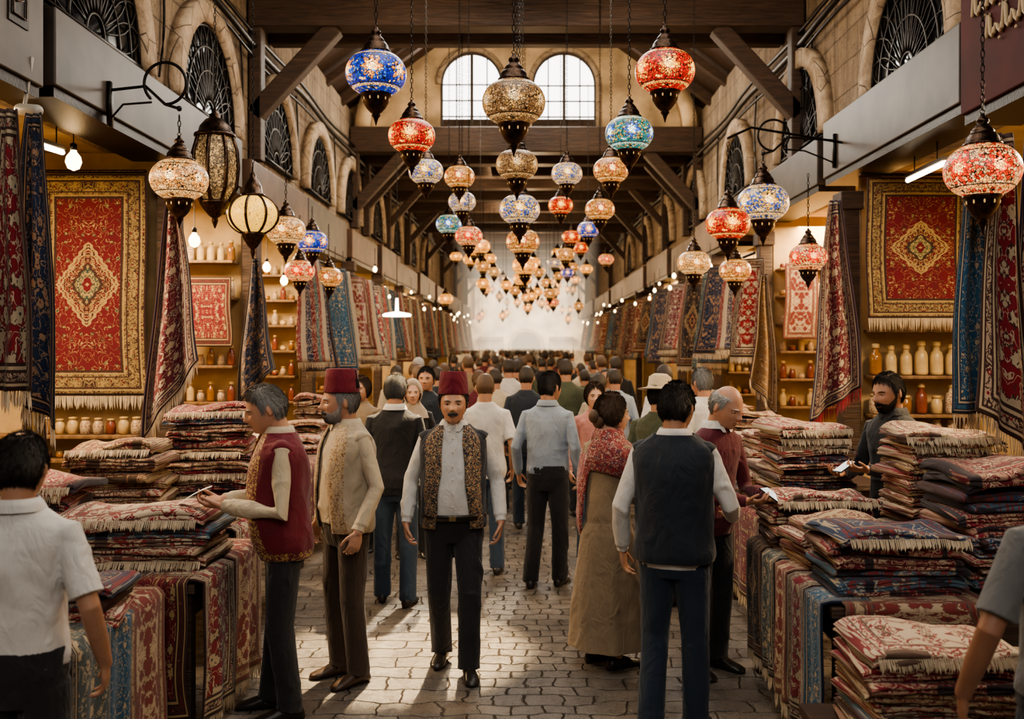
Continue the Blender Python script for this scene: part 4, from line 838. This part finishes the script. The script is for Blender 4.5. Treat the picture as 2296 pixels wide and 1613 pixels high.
def table(x0,x1,y0,y1,z,lab='dark wooden display table loaded with folded rugs'):
    e=ob('display_table',None,label=lab,cat='table',loc=((x0+x1)/2,(y0+y1)/2,0)); w=(x1-x0)/2; d=(y1-y0)/2
    m=MB(); m.box((-w,-d,z-.05),(w,d,z)); bevel(ob('table_top',m.mesh('tt',[WOOD],False),e),.008)
    m=MB(); m.box((-w+.04,-d+.04,z-.18),(w-.04,-d+.06,z-.05)); m.box((-w+.04,d-.06,z-.18),(w-.04,d-.04,z-.05)); m.box((-w+.04,-d+.06,z-.18),(-w+.06,d-.06,z-.05)); m.box((w-.06,-d+.06,z-.18),(w-.04,d-.06,z-.05)); ob('apron',m.mesh('ap',[WOOD],False),e)
    for a in (-1,1):
        for b in (-1,1): m=MB(); cx=a*(w-.06);cy=b*(d-.06); m.box((cx-.035,cy-.035,0),(cx+.035,cy+.035,z-.05)); ob('table_leg',m.mesh('tl',[WOOD],False),e)
TZ=.80
table(-2.9,-1.74,3.72,4.72,TZ); table(-2.92,-1.62,4.86,5.95,TZ); table(-2.92,-1.85,6.1,8.2,TZ); table(-2.92,-1.95,8.75,10.9,TZ+.1); table(-2.92,-2.1,11.3,13.8,TZ+.1)
table(1.36,2.75,4.42,6.08,TZ); table(1.58,2.18,6.25,7.8,TZ); table(1.75,2.9,8.0,11.2,TZ+.05); table(1.95,2.9,11.5,15,TZ+.1)
table(1.18,2.0,3.6,4.32,.42,'low dark wooden stand holding a rug stack')

def folded(L,seed,wavy=.006,w=.7,d=.5,T=.056):
    rnd=random.Random(seed); r=T/L/2; prof=[]
    for l in range(L):
        zc=(2*l+1)*r; ins=rnd.uniform(0,.022)
        for a in np.linspace(-math.pi/2,math.pi/2,7): prof.append((-d/2+r+ins-r*math.cos(a),zc+r*math.sin(a)*.94))
        if l<L-1: prof.append((-d/2+r+ins+.012,zc+r))
    nf=12; prof+=[(y,T) for y in np.linspace(-d/2+.05,d/2-.05,nf)]
    for l in reversed(range(L)):
        zc=(2*l+1)*r; ins=rnd.uniform(0,.022)
        for a in np.linspace(math.pi/2,-math.pi/2,7): prof.append((d/2-r-ins+r*math.cos(a),zc+r*math.sin(a)*.94))
        if l>0: prof.append((d/2-r-ins-.012,zc-r))
    prof+=[(y,0) for y in np.linspace(d/2-.05,-d/2+.05,nf)]
    nx=30; R=[]; p1,p2=rnd.uniform(0,6),rnd.uniform(0,6)
    for i in range(nx):
        u=i/(nx-1); x=(u-.5)*w; e=min(u,1-u)
        row=[]
        for (y,z) in prof:
            zz=T/2+(z-T/2)*(.7 if e<.02 else (.88 if e<.05 else 1)); ey=max(0,abs(y)-d/2+.09)/.09; ex=max(0,abs(x)-w/2+.08)/.08
            dz=wavy*(math.sin(x*8+p1)+.8*math.sin(y*9+x*5+p2))+.0018*math.sin(x*37+p2+y*21)-.012*(ey**2+ex**2*.9)
            row.append((x+.010*math.sin(y*11+p1)+.004*math.sin(z*200),y+.014*math.sin(x*7+p1)+.004*math.sin(x*31+z*90),zz+dz))
        R.append(row)
    m=MB(); m.rings(R); return m
PALS=[((.50,.41,.29),(.42,.33,.21),(.18,.05,.04),(.09,.05,.04),(.24,.08,.06)),
      ((.20,.010,.024),(.14,.009,.021),(.50,.40,.28),(.03,.022,.03),(.34,.21,.15)),
      ((.035,.065,.13),(.025,.04,.08),(.46,.37,.26),(.05,.02,.02),(.20,.03,.035)),
      ((.56,.47,.35),(.48,.39,.27),(.22,.022,.03),(.13,.08,.06),(.27,.035,.04)),
      ((.34,.25,.13),(.40,.30,.16),(.11,.04,.03),(.06,.035,.02),(.18,.04,.04)),
      ((.09,.17,.24),(.055,.12,.19),(.48,.41,.31),(.03,.03,.05),(.26,.05,.05)),
      ((.12,.065,.04),(.09,.04,.03),(.44,.34,.24),(.03,.02,.02),(.20,.02,.025))]
FM=[fold_mat('folded_rug_weave_%s'%n,p) for n,p in zip(('beige','red','navy','cream','gold','blue','brown'),PALS)]
FN=['beige floral','burgundy','navy patterned','cream and red','golden brown','pale blue','dark brown']
FMESH=[folded(2,1,.005),folded(2,2,.006),folded(3,3,.005),folded(2,4,.0055),folded(3,5,.005),folded(1,6,.005)]
FMESH=[f.mesh('folded_rug',[FM[0]]) for f in FMESH]; WAVY=[folded(2,11,.018,.75,.55,.045).mesh('folded_rug',[FM[0]]),folded(2,12,.015,.75,.55,.045).mesh('folded_rug',[FM[0]])]
ST=[0]
def stack(cx,cy,z,w,d,n,yaw,mats,th=.052,place='on display table',wavetop=True,jit=.026,top=None):
    ST[0]+=1; rnd=random.Random(ST[0]*7+1); Ht=n*th; zc=z+.014; i=0
    while zc<z+Ht:
        t=th*rnd.uniform(.62,1.08); last=zc+t+.02>=z+Ht; me=rnd.choice(WAVY if (last and wavetop) else FMESH); k=rnd.choice(mats)
        if last and top is not None: k=top
        bw,bd,bt=(.75,.55,.045) if (last and wavetop) else (.7,.5,.056)
        o=ob('folded_rug',me,label='%s rug folded in a stack %s'%(FN[k],place),cat='folded rug',group='folded rugs in stack %d'%ST[0])
        o.material_slots[0].link='OBJECT'; o.material_slots[0].material=FM[k]
        j=jit*(1 if i else .3)
        o.scale=(w/bw*rnd.uniform(.90,1.04),d/bd*rnd.uniform(.92,1.04),t/bt); o.location=(cx+rnd.uniform(-j,j),cy+rnd.uniform(-j,j),zc+(.012 if last else 0)); o.rotation_euler=(rnd.uniform(-.014,.014),rnd.uniform(-.014,.014),yaw+rnd.uniform(-.10,.10)+(math.pi if rnd.random()<.3 else 0))
        if cy<8 and (last or rnd.random()<.12) and ST[0]%3!=2:
            m=MB(); fw=w*.92
            for q in range(int(fw/.009)):
                x=-fw/2+q*.009; L=.05*rnd.uniform(.7,1.1); m.add([(x-.003,0,.004),(x+.003,0,.004),(x+.004+rnd.uniform(-.006,.006),-.02,-L*.6),(x,-.02+rnd.uniform(-.01,.01),-L),(x-.004,-.02,-L*.6)],[(0,1,2,3,4)])
            fo=ob('fringe',m.mesh('fr',[FRINGE],False,False),o); sg2=-1 if abs(o.rotation_euler.z)<1.6 else 1; fo.location=(0,sg2*.495*bd,.02); fo.scale=(1/o.scale[0],-sg2/o.scale[1],1/o.scale[2])
        zc+=t+.003; i+=1
stack(-2.03,5.30,TZ,.80,.55,5,.0,[0,3,3,1,5],.055,top=3); stack(-1.98,4.28,TZ,.5,.42,3,.1,[0,2,3],.05,top=2)
stack(-2.66,5.50,TZ,.44,.5,7,.1,[1,1,3],.055,top=1); stack(-2.62,6.45,TZ,.56,.5,9,.1,[4,0,4,3,0],.058,top=4)
stack(-2.08,6.35,TZ,.42,.4,3,-.1,[0,3],.05,top=3); stack(-2.22,7.10,TZ,.60,.62,12,.1,[1,1,2,6,0],.058,top=1)
stack(-2.35,7.8,TZ,.6,.4,6,0,[0,3]); stack(-2.35,9.1,TZ+.1,.6,.5,4,.1,[0,3]); stack(-2.3,9.75,TZ+.1,.6,.5,3,.1,[3,0,1]); stack(-2.45,10.5,TZ+.1,.6,.5,5,.1,[4,0]); stack(-2.5,12,TZ+.1,.5,.5,8,0,[0,1,3]); stack(-2.5,13.2,TZ+.1,.5,.5,5,0,[0,1,2])
stack(1.70,4.73,TZ,.62,.46,6,.03,[1,2,3,2,1,5,3],.050,top=2); stack(1.62,5.26,TZ,.44,.40,5,.1,[0,3,0],.048,top=0); stack(1.68,5.78,TZ,.60,.42,6,.05,[3,0,1,5],.052,top=3)
stack(2.38,5.74,TZ,.56,.50,11,.05,[0,3,0,1,3,4],.057,top=0); stack(2.38,4.98,TZ,.60,.60,10,.05,[1,2,3,3,1,5],.054,top=1)
stack(1.88,6.75,TZ,.52,.6,12,.05,[0,3,2,0,6,3],.05,top=3); stack(1.88,7.45,TZ,.5,.5,5,.05,[0,3])
stack(2.2,8.5,TZ+.05,.6,.6,7,0,[0,3,1]); stack(2.15,9.4,TZ+.05,.6,.6,5,0,[3,0,1]); stack(2.3,10.4,TZ+.05,.6,.6,8,0,[0,1,3]); stack(2.4,12.2,TZ+.1,.6,.6,6,0,[0,2,3]); stack(2.4,13.4,TZ+.1,.6,.6,8,0,[0,1,3])
stack(1.60,3.97,.42,.62,.5,8,.04,[1,3,0,5,3],.046,'on low stand',top=3)
stack(-2.6,4.2,TZ,.5,.5,3,0,[1,3])
Rl=math.pi/2; Rr=-math.pi/2
for (yc,w,mt,h,s) in ((3.93,.36,rI,.72,1),(4.2,.3,rE,.74,2),(4.5,.42,rF,.7,3)):
    cloth('draped_rug',w,w+.03,h,mt,'patterned rug draped over the side of table',(-1.735,yc,TZ+.012),Rl,2,.02,fr=False,flap=.25,seed=s,nu=40)
cloth('draped_rug',.48,.54,.70,rJ,'crimson rug with cream fringe draped over table edge',(-1.60,5.10,TZ+.012),Rl,2,.03,flap=.3,seed=5,frl=.09)
cloth('draped_rug',.50,.52,.70,rF,'cream patterned rug with fringe draped over table edge',(-1.60,5.64,TZ+.012),Rl,2,.03,flap=.3,seed=6,frl=.09)
cloth('draped_rug',.42,.44,.66,rG,'dark red rug draped over end of table',(-1.86,4.85,TZ+.012),0,2,.02,flap=.2,seed=26,frl=.08)
cloth('draped_rug',.6,.6,.6,rJ,'crimson rug draped over table edge',(-1.83,6.5,TZ+.012),Rl,2,.02,flap=.2,seed=7)
cloth('draped_rug',.9,.9,.6,rC,'dark wine rug draped over table edge',(-1.83,7.4,TZ+.012),Rl,2,.02,flap=.2,seed=8)
for (yc,w,mt,h,s) in ((4.58,.26,rE,.66,11),(4.88,.30,rJ,.68,12),(5.18,.24,rF,.66,13),(5.46,.28,rI,.62,14),(5.8,.34,rH,.62,15)):
    cloth('draped_rug',w,w+.03,h,mt,'patterned rug with fringe draped over the side of table',(1.345,yc,TZ+.012),Rr,2,.02,flap=.2,seed=s,nu=40,frl=.08)
cloth('draped_rug',.66,.68,.10,rF,'fringed rug edge hanging over table front',(1.74,4.40,TZ+.01),0,2,.01,flap=.3,seed=17,frl=.08)
cloth('draped_rug',.9,.9,.6,rG,'red rug draped over table edge',(1.56,7.0,TZ+.012),Rr,2,.02,flap=.2,seed=18)
for sg,x,ys in ((-1,-1.93,(9.1,9.9,10.5)),(1,1.73,(8.4,9.3,10.3)),(-1,-2.08,(11.8,12.8,13.6)),(1,1.93,(12,13,14))):
    for q,yc in enumerate(ys): cloth('draped_rug',.75,.78,.65,pal[(q+3+int(yc))%9],'patterned rug draped over table beside aisle',(x,yc,TZ+.1+.012-(.05 if (sg>0 and yc<11) else 0)),Rl if sg<0 else Rr,2,.02,flap=.2,fr=False,seed=q,nu=30,nv=20)
cloth('hanging_rug',.12,.22,.75,rug_mat('scarf_gold',.4,.8,(.42,.28,.1),(.42,.28,.1),CRM,DK,DRED,False,.05,40.),'golden patterned scarf hanging by shop front',P3(80,905,6.3),0,2,.04,fr=False,seed=23)

# ------------------------------------------------------------ lanterns
WH=(1.0,.66,.28)
MOS={'blue':mosaic('mosaic_glass_blue',(.008,.025,.42),(.03,.15,.62),(.85,.30,.06),WH,3.2),
 'red':mosaic('mosaic_glass_red',(.48,.006,.006),(.72,.06,.01),(.9,.34,.04),(1,.58,.14),3.2),
 'teal':mosaic('mosaic_glass_teal',(.02,.25,.30),(.60,.42,.12),(.04,.12,.5),(.6,.85,.8),2.8),
 'amber':mosaic('mosaic_glass_amber',(.56,.22,.05),(.72,.40,.12),(.45,.10,.03),WH,2.8),
 'silver':mosaic('mosaic_glass_brown_silver',(.30,.18,.09),(.42,.30,.17),(.70,.42,.14),(.85,.62,.32),1.1),
 'white':mosaic('mosaic_glass_cream',(.80,.52,.24),(.62,.28,.08),(.85,.38,.08),(1,.72,.34),2.4),
 'redwhite':mosaic('mosaic_glass_red_cream',(.82,.50,.24),(.66,.04,.015),(.85,.05,.01),(1,.52,.18),2.8),
 'whiteblue':mosaic('mosaic_glass_white_blue',(.62,.50,.32),(.04,.12,.55),(.75,.40,.08),(1,.70,.30),2.6),
 'orange':mosaic('mosaic_glass_orange',(.9,.34,.05),(.95,.48,.11),(.95,.30,.04),(1,.62,.2),4.0)}
LN={'blue':'deep blue','red':'fiery red','teal':'teal and gold','amber':'warm amber','silver':'brown and silver','white':'cream and amber','redwhite':'red and cream','whiteblue':'white and blue','orange':'glowing orange'}
R0=.17
gm=MB(); gm.lathe([(R0*math.cos(t)**.85,R0*.74*math.sin(t)) for t in np.linspace(-1.2,1.2,28)],48,cap=False); GM=gm.mesh('globe',[MOS['blue']])
LB=simple('lantern_bulb',(1,.7,.35),.3,em=(1,.66,.30),es=30); bm_=MB(); bm_.lathe([(.006,-.042),(.026,-.034),(.036,-.008),(.030,.016),(.018,.036),(.015,.10),(.006,.12)],18); BM=bm_.mesh('bulb',[LB])
cmh=MB(); z=R0*.66
cmh.lathe([(.078,z),(.086,z+.003),(.086,z+.012),(.074,z+.016),(.070,z+.04),(.058,z+.058),(.050,z+.062),(.052,z+.068),(.040,z+.085),(.026,z+.10),(.022,z+.105),(.030,z+.112),(.026,z+.125),(.012,z+.135),(.008,z+.15)],32)
cmh.tube([(0,0,z+.145),(.012,0,z+.158),(0,0,z+.172),(-.012,0,z+.158),(0,0,z+.145)],[.003]*5,ref=(0,1,0),seg=6)
for j in range(16):
    a=2*math.pi*j/16; cmh.ell((.082*math.cos(a),.082*math.sin(a),z-.004),(.008,.008,.012),None,8,6)
CM=cmh.mesh('cap',[BRONZE])
fmh=MB(); fmh.lathe([(.078,-z),(.088,-z-.004),(.086,-z-.014),(.076,-z-.02),(.072,-z-.05),(.052,-z-.085),(.034,-z-.105),(.022,-z-.115),(.026,-z-.125),(.014,-z-.14),(.006,-z-.165),(.002,-z-.18)],32)
for j in range(10):
    a=2*math.pi*j/10; fmh.ell((.073*math.cos(a),.073*math.sin(a),-z-.035),(.005,.005,.010),None,8,6,1)
FMm=fmh.mesh('finial',[BRONZE,simple('pierced_glow',(.5,.3,.12),.5,em=(1,.6,.2),es=.5)])
_ch={}
def chain(L):
    n=max(2,int(L/.034))
    if n in _ch: return _ch[n]
    m=MB()
    for i in range(n):
        zc=.017+i*.034; ax=i%2; pts=[]
        for k in range(9):
            a=2*math.pi*k/8; p=(.009*math.cos(a),.021*math.sin(a)); pts.append((p[0],0,zc+p[1]) if ax else (0,p[0],zc+p[1]))
        m.tube(pts,[.0028]*9,ref=(0,1,0) if ax else (1,0,0),seg=4,ends=False,cap=False)
    _ch[n]=m.mesh('chain',[IRON],recalc=False); return _ch[n]
def lantern(px,py,w,pal_,diam=.34,top=None,D=None,lab=None):
    D=D or diam*F/w; s=w*D/F/.34; X,Y,Z=P(px,py,D); 
    if top is None: top=5.97 if D<17 else 5.5
    e=ob('mosaic_lantern',None,label=lab or '%s mosaic glass lantern with bronze cap hanging on chain'%LN[pal_],cat='lantern',loc=(X,Y,Z),scale=s,group='hanging mosaic lanterns')
    gl=ob('glass_globe',GM,e); gl.material_slots[0].link='OBJECT'; gl.material_slots[0].material=MOS[pal_]
    ob('bulb',BM,e); ob('metal_cap',CM,e); ob('metal_finial',FMm,e)
    L=(top-Z)/s-.285; 
    ob('hanging_chain',chain(L),e,loc=(0,0,.282))
    return e
LL=[(1152,230,142,'silver'),(843,165,136,'blue'),(1491,160,134,'red'),(923,305,105,'red'),(1411,300,108,'teal'),(955,385,78,'whiteblue'),(1030,397,69,'amber'),(1159,370,95,'silver',.31),
  (1271,390,70,'whiteblue'),(1370,382,80,'amber'),(1165,470,92,'whiteblue',.36),(1036,453,62,'whiteblue'),(1257,461,56,'red'),(1345,470,67,'amber'),(1007,503,60,'teal'),(1051,530,62,'redwhite',.30),(1172,542,76,'amber'),
  (1319,515,50,'blue'),(1281,532,42,'red'),(1077,553,45,'orange'),(1302,556,36,'red'),(1268,571,42,'amber'),(1055,582,34,'orange'),(1177,596,58,'orange'),(1083,598,34,'amber'),(1108,610,30,'white'),(1243,590,32,'whiteblue'),
  (1283,600,30,'amber'),(1272,612,30,'blue',.30),(1172,625,44,'orange'),(1098,580,30,'orange'),(1225,635,28,'amber'),(1135,640,28,'orange'),(1205,655,26,'orange'),(1155,652,28,'amber'),(1090,650,24,'orange'),(1245,655,24,'orange'),
  (1183,690,24,'orange'),(1160,678,20,'orange'),(1120,665,20,'amber'),(1215,680,20,'orange'),(1192,665,26,'orange',.31),(1250,640,20,'orange'),(1128,625,24,'whiteblue'),(1208,612,26,'amber')]
rl=random.Random(3)
for q in range(40):
    d=21+q*.78; LL.append((1180+rl.uniform(-2.1,2.1)/d*F,VY-(rl.uniform(3.0,4.8)-H)/d*F,.34*F/d,rl.choice(['orange','amber','orange','orange','redwhite'])))
for a in LL: lantern(*a)
lantern(641,517,88,'white',top=3.62,D=8.9); lantern(700,542,70,'blue',D=10.7,top=3.5); lantern(672,608,68,'redwhite',D=11.6,top=3.5); lantern(737,622,62,'amber',D=12.4,top=3.5)
def bracket(sg,hx,hy,hz,zw,lab):
    m=MB(); r=.15; cx=hx+sg*.10; cz=hz+.20; pts=[]
    n=30
    for k in range(n+1):
        q=k/n; a=math.pi*(1.25-1.75*q) if sg<0 else math.pi*(-.25+1.75*q); pts.append(Vector((cx+r*math.cos(a),hy,cz+r*math.sin(a))))
    m.tube(pts,[.011]*len(pts),ref=(0,1,0),seg=8)
    m.tube([(sg*2.98,hy,zw-.10),(cx+sg*.14,hy,cz-.02),(cx,hy,cz-r),(hx,hy,hz+.02)],[.011]*4,ref=(0,1,0),seg=8)
    m.tube([(sg*2.98,hy,zw-.32),(cx+sg*.3,hy,cz-.15),(cx+sg*.1,hy,cz-r*.9)],[.008]*3,ref=(0,1,0),seg=8)
    m.box((min(sg*2.955,sg*2.98),hy-.03,zw-.36),(max(sg*2.955,sg*2.98),hy+.03,zw-.04)); m.ell((hx,hy,hz+.02),(.02,.02,.02),None,10,8)
    ob('lantern_bracket',m.mesh('br',[IRON]),label=lab,cat='bracket')
D=7.1; z_=PZ(250,D); lantern(402,403,128,'white',D=D,top=z_,lab='cream and gold mosaic lantern hanging from scrolled iron bracket'); bracket(-1,PX(402,D),D,z_,z_+.25,'scrolled black iron lantern bracket on shop fascia')
D=9.6; z_=PZ(350,D); lantern(1711,455,115,'whiteblue',D=D,top=z_,lab='white and blue mosaic lantern hanging from iron bracket'); bracket(1,PX(1711,D),D,z_,z_+.25,'curled black iron lantern bracket on fascia')
D=9.2; z_=PZ(310,D); lantern(1632,502,100,'red',D=D,top=z_,lab='red mosaic lantern hanging at end of iron bracket arm')
m=MB(); m.tube([(PX(1632,D),D,z_),(PX(1690,D),D+.1,z_+.12),(2.98,D+.2,z_)],[.012]*3,seg=8); ob('lantern_bracket',m.mesh('br',[IRON]),label='slim black iron bracket arm reaching from wall',cat='bracket')
lantern(1556,590,75,'white',D=10.5); lantern(1648,607,72,'amber',D=11.2,top=3.55); lantern(1812,577,84,'redwhite',D=8.2,top=3.4); lantern(2203,383,166,'redwhite',D=5.2,top=3.9,lab='large cream mosaic lantern with glowing red flower')
g=G('filigree_panel'); co=g.coord(); n=g.noise(co,45,2,.5,1.5); f=g.m('MAXIMUM',g.band(n,.5,.05),g.lt(n,.42)); c=g.mix(f,(.60,.40,.17),(.03,.02,.015)); FIL=g.bsdf(c,.4,.2,g.bump(f,.6,.006),em=c,es=.4)
g=G('yellow_ribbed_glass'); co=g.coord(); n=g.vor(co,55,'DISTANCE_TO_EDGE'); f=g.lt(n,.05); c=g.mix(f,(.95,.55,.08),(.25,.15,.04)); YEL=g.bsdf(c,.3,0,g.bump(n,.4,.004),em=c,es=1.3)
def metal_lantern(px,py,D,w,hh,top,globe,lab):
    X,Y,Z=P(px,py,D); r=w*D/F/2; h=hh*D/F/2; e=ob('metal_lantern',None,label=lab,cat='lantern',loc=(X,Y,Z)); m=MB()
    if globe: prof=[(r*math.cos(t),h*math.sin(t)) for t in np.linspace(-1.15,1.15,20)]; m.lathe(prof,40); gg=m.mesh('gl',[YEL])
    else: prof=[(r*.55,-h),(r*.86,-h*.6),(r*.95,0),(r*.9,h*.5),(r*.72,h*.95)]; m.lathe(prof,8); gg=m.mesh('gl',[FIL],False)
    ob('glass_panel',gg,e)
    m=MB(); 
    for j in range(8):
        a=2*math.pi*j/8; m.tube([(rr*1.02*math.cos(a),rr*1.02*math.sin(a),zz) for rr,zz in prof],[.011 if globe else .016]*len(prof),ref=(-math.sin(a),math.cos(a),0),seg=6)
    rt,zt=prof[-1]; rb,zb=prof[0]
    m.lathe([(rt*1.0,zt-.01),(rt*1.18,zt),(rt*1.15,zt+.02),(rt*.95,zt+.03),(rt*.85,zt+.08),(rt*.55,zt+.13),(rt*.3,zt+.15),(rt*.32,zt+.17),(rt*.12,zt+.2),(.008,zt+.24)],32)
    m.lathe([(rb*1.05,zb+.01),(rb*1.15,zb),(rb*1.1,zb-.02),(rb*.85,zb-.06),(rb*.45,zb-.11),(rb*.2,zb-.13),(rb*.25,zb-.15),(.004,zb-.21)],32)
    ob('metal_frame',m.mesh('mf',[BRONZE]),e); ob('hanging_chain',chain(max(.1,top-Z-zt-.24)),e,loc=(0,0,zt+.235))
metal_lantern(482,378,7.9,108,150,5.0,False,'large dark metal lantern with pierced amber panels on chain')
metal_lantern(567,482,8.0,112,90,5.95,True,'ribbed dark metal lantern with glowing yellow glass')
BULB=simple('lit_bulb',(1,.8,.5),.3,em=(1,.66,.30),es=14); TUBE=simple('fluorescent_tube_glow',(1,.95,.8),.3,em=(1,.85,.6),es=12)
def bulb(x,y,z,r=.035,cord=.3):
    e=MB(); e.lathe([(.004,-r*1.2),(r*.7,-r*.9),(r,-r*.1),(r*.85,r*.6),(r*.4,r*1.2),(r*.35,r*1.5)],16); o=ob('light_bulb',e.mesh('bu',[BULB]),label='glowing warm light bulb hanging on cord in shop',cat='light bulb',group='shop light bulbs',loc=(x,y,z))
    c=MB(); c.lathe([(r*.42,r*1.4),(r*.42,r*2.2),(.004,r*2.4),(.004,r*2.4+cord)],10); ob('lamp_cord',c.mesh('co',[IRON]),o)
bulb(PX(165,7.6),7.6,PZ(362,7.6),.06,.1); bulb(PX(436,9.6),9.6,PZ(540,9.6),.055,.5); bulb(PX(598,12.5),12.5,PZ(600,12.5),.05); bulb(PX(637,13.0),13.0,PZ(630,13.),.05); bulb(PX(1690,12.2),12.2,PZ(600,12.2),.04)
rb_=random.Random(9)
for sg in (-1,1):
    y=12.6
    while y<44:
        bulb(sg*rb_.uniform(2.3,2.85),y,rb_.uniform(2.7,3.2),rb_.uniform(.024,.036),.25); y+=rb_.choice([.35,.5,1.2,1.6])
for (a,b) in ((P(65,318,6.6),P(140,342,7.6)),(P(2035,405,8.6),P(2120,365,7.6))):
    m=MB(); m.tube([a,b],[.02,.02],seg=10); o=ob('tube_light',m.mesh('tu',[TUBE]),label='bright fluorescent tube light inside shop',cat='tube light'); m=MB(); m.obox(a+Vector((0,0,.035)),b+Vector((0,0,.035)),.05,.03); ob('fixture',m.mesh('tf',[METAL],False),o)
    for q in (.2,.8): c=a.lerp(b,q); m=MB(); m.tube([c+Vector((0,0,.03)),(c.x,c.y,3.62)],[.005]*2,seg=6,ends=False); ob('suspension_rod',m.mesh('sr',[IRON]),o)
c=P(890,710,16.5); m=MB(); m.lathe([(.02,0),(.23,.0),(.24,.03),(.20,.05),(.03,.08),(.02,.3)],24); o=ob('ceiling_lamp',m.mesh('cl',[TUBE]),label='round glowing lamp hanging in front of a shop',cat='lamp',loc=c)
m=MB(); m.tube([(0,0,.3),(0,0,3.1)],[.006]*2,seg=6); ob('lamp_cord',m.mesh('lc',[IRON]),o)
m=MB(); a=P(45,245,6.0); m.tube([a,a+Vector((.13,-.05,-.02))],[.035,.035],seg=14); m.tube([Vector((-2.98,6.0,3.7)),a+Vector((.03,0,.03))],[.012]*2,seg=8); ob('security_camera',m.mesh('sc',[simple('camera_grey',(.4,.38,.34),.4)]),label='small grey security camera under the fascia',cat='security camera')

# ------------------------------------------------------------ haze
hm=bpy.data.materials.new('hazy_air'); hm.use_nodes=True; nt=hm.node_tree; nt.nodes.clear(); out=nt.nodes.new('ShaderNodeOutputMaterial'); em=nt.nodes.new('ShaderNodeEmission'); ab=nt.nodes.new('ShaderNodeVolumeAbsorption'); ad=nt.nodes.new('ShaderNodeAddShader')
em.inputs['Color'].default_value=(1,.80,.57,1); em.inputs['Strength'].default_value=.036; ab.inputs['Density'].default_value=.014; nt.links.new(em.outputs[0],ad.inputs[0]); nt.links.new(ab.outputs[0],ad.inputs[1]); nt.links.new(ad.outputs[0],out.inputs['Volume'])  # haze brightness is put in as volume emission, not scattered sunlight
m=MB(); m.box((-2.2,29.5,1.80),(2.2,60.4,5.45)); ob('hazy_air',m.mesh('hz',[hm],False),label='hazy sunlit dusty air filling the distant aisle',cat='haze',kind='stuff')

# ------------------------------------------------------------ lights
def light(t,loc,energy,col,size=.1,rot=(0,0,0),to=None,**k):
    l=bpy.data.lights.new(t.lower()+'_light',t); l.energy=energy; l.color=col
    if t=='AREA': l.size=size
    if t in('POINT','SPOT'): l.shadow_soft_size=size
    for a,b in k.items(): setattr(l,a,b)
    o=bpy.data.objects.new(t.lower()+'_light',l); COL.objects.link(o); o.location=loc; o.rotation_euler=rot
    if to is not None: o.rotation_euler=(Vector(to)-Vector(loc)).to_track_quat('-Z','Y').to_euler()
    return o
W_=(1,.72,.42); W2=(1,.90,.78); CL=(1,.95,.88)
s=light('SUN',(0,20,12),5,(1,.80,.54)); s.data.angle=.05
dv=Vector((-1.55,-11.6,-6.7)).normalized(); s.rotation_euler=dv.to_track_quat('-Z','Y').to_euler()
light('SPOT',(-.5,9.9,5.7),9000,(1,.74,.42),.05,to=(-.80,6.45,0),spot_size=.27,spot_blend=.45)  # added spot standing in for the sun patch on the floor
light('AREA',(0,4.2,5.9),130,W2,3,shape='RECTANGLE',size_y=4)  # downward area lights along the aisle are added fill, no skylights modelled
light('AREA',(0,9.2,5.85),140,CL,2.6)
light('AREA',(0,13.2,6.4),150,(1,.8,.55),2.4,to=(0,18.4,6.9))  # added wash to brighten the gable wall
light('AREA',(-.2,17.9,6.75),210,(1,.93,.82),2.4,to=(-.2,8,0),shape='RECTANGLE',size_y=1.2)  # added rim light standing in for daylight through the gable windows
light('AREA',(0,15.5,5.4),80,W2,3)
light('AREA',(0,8.5,4.9),40,(1,.82,.6),2.2,to=(0,12.5,8))
for sg in (-1,1):
    for y,e in ((6.6,230),(10.0,190),(12.6,190),(15.5,200),(19,200),(23,200),(28,240),(34,240),(41,240)): light('AREA',(sg*3.95,y-.2,3.5),e,W_,.9)
    for y in (7,10,13.2,16.6,21,26,32): light('AREA',(sg*.6,y,5.35),24,(1,.76,.48),1.0,to=(sg*3.2,y+.6,4.9))  # added washes that brighten the upper walls, no fixtures there
for y in (21,26,32,39,47): light('POINT',(0,y,4.4),130,(1,.70,.40),.12)
light('AREA',(0,54,4.4),1300,(1,.80,.55),4,to=(0,62,2.8))  # added light to brighten the distant end wall
w=bpy.data.worlds.new('World'); SC.world=w; w.use_nodes=True; bg=w.node_tree.nodes['Background']; bg.inputs[0].default_value=(1,.95,.87,1); bg.inputs[1].default_value=5.0

cd=bpy.data.cameras.new('camera'); cam=bpy.data.objects.new('camera',cd); COL.objects.link(cam); cam.location=(0,0,H); cam.rotation_euler=(math.radians(90),0,0)
cd.lens=35; cd.sensor_width=36; cd.shift_x=-(VX-1148)/2296; cd.shift_y=-(806.5-VY)/2296
cd.dof.use_dof=True; cd.dof.focus_distance=6.1; cd.dof.aperture_fstop=2.4
SC.camera=cam
SC.view_settings.view_transform='AgX'
try: SC.view_settings.look='AgX - Medium High Contrast'
except Exception: pass
print('objects',len(bpy.data.objects))
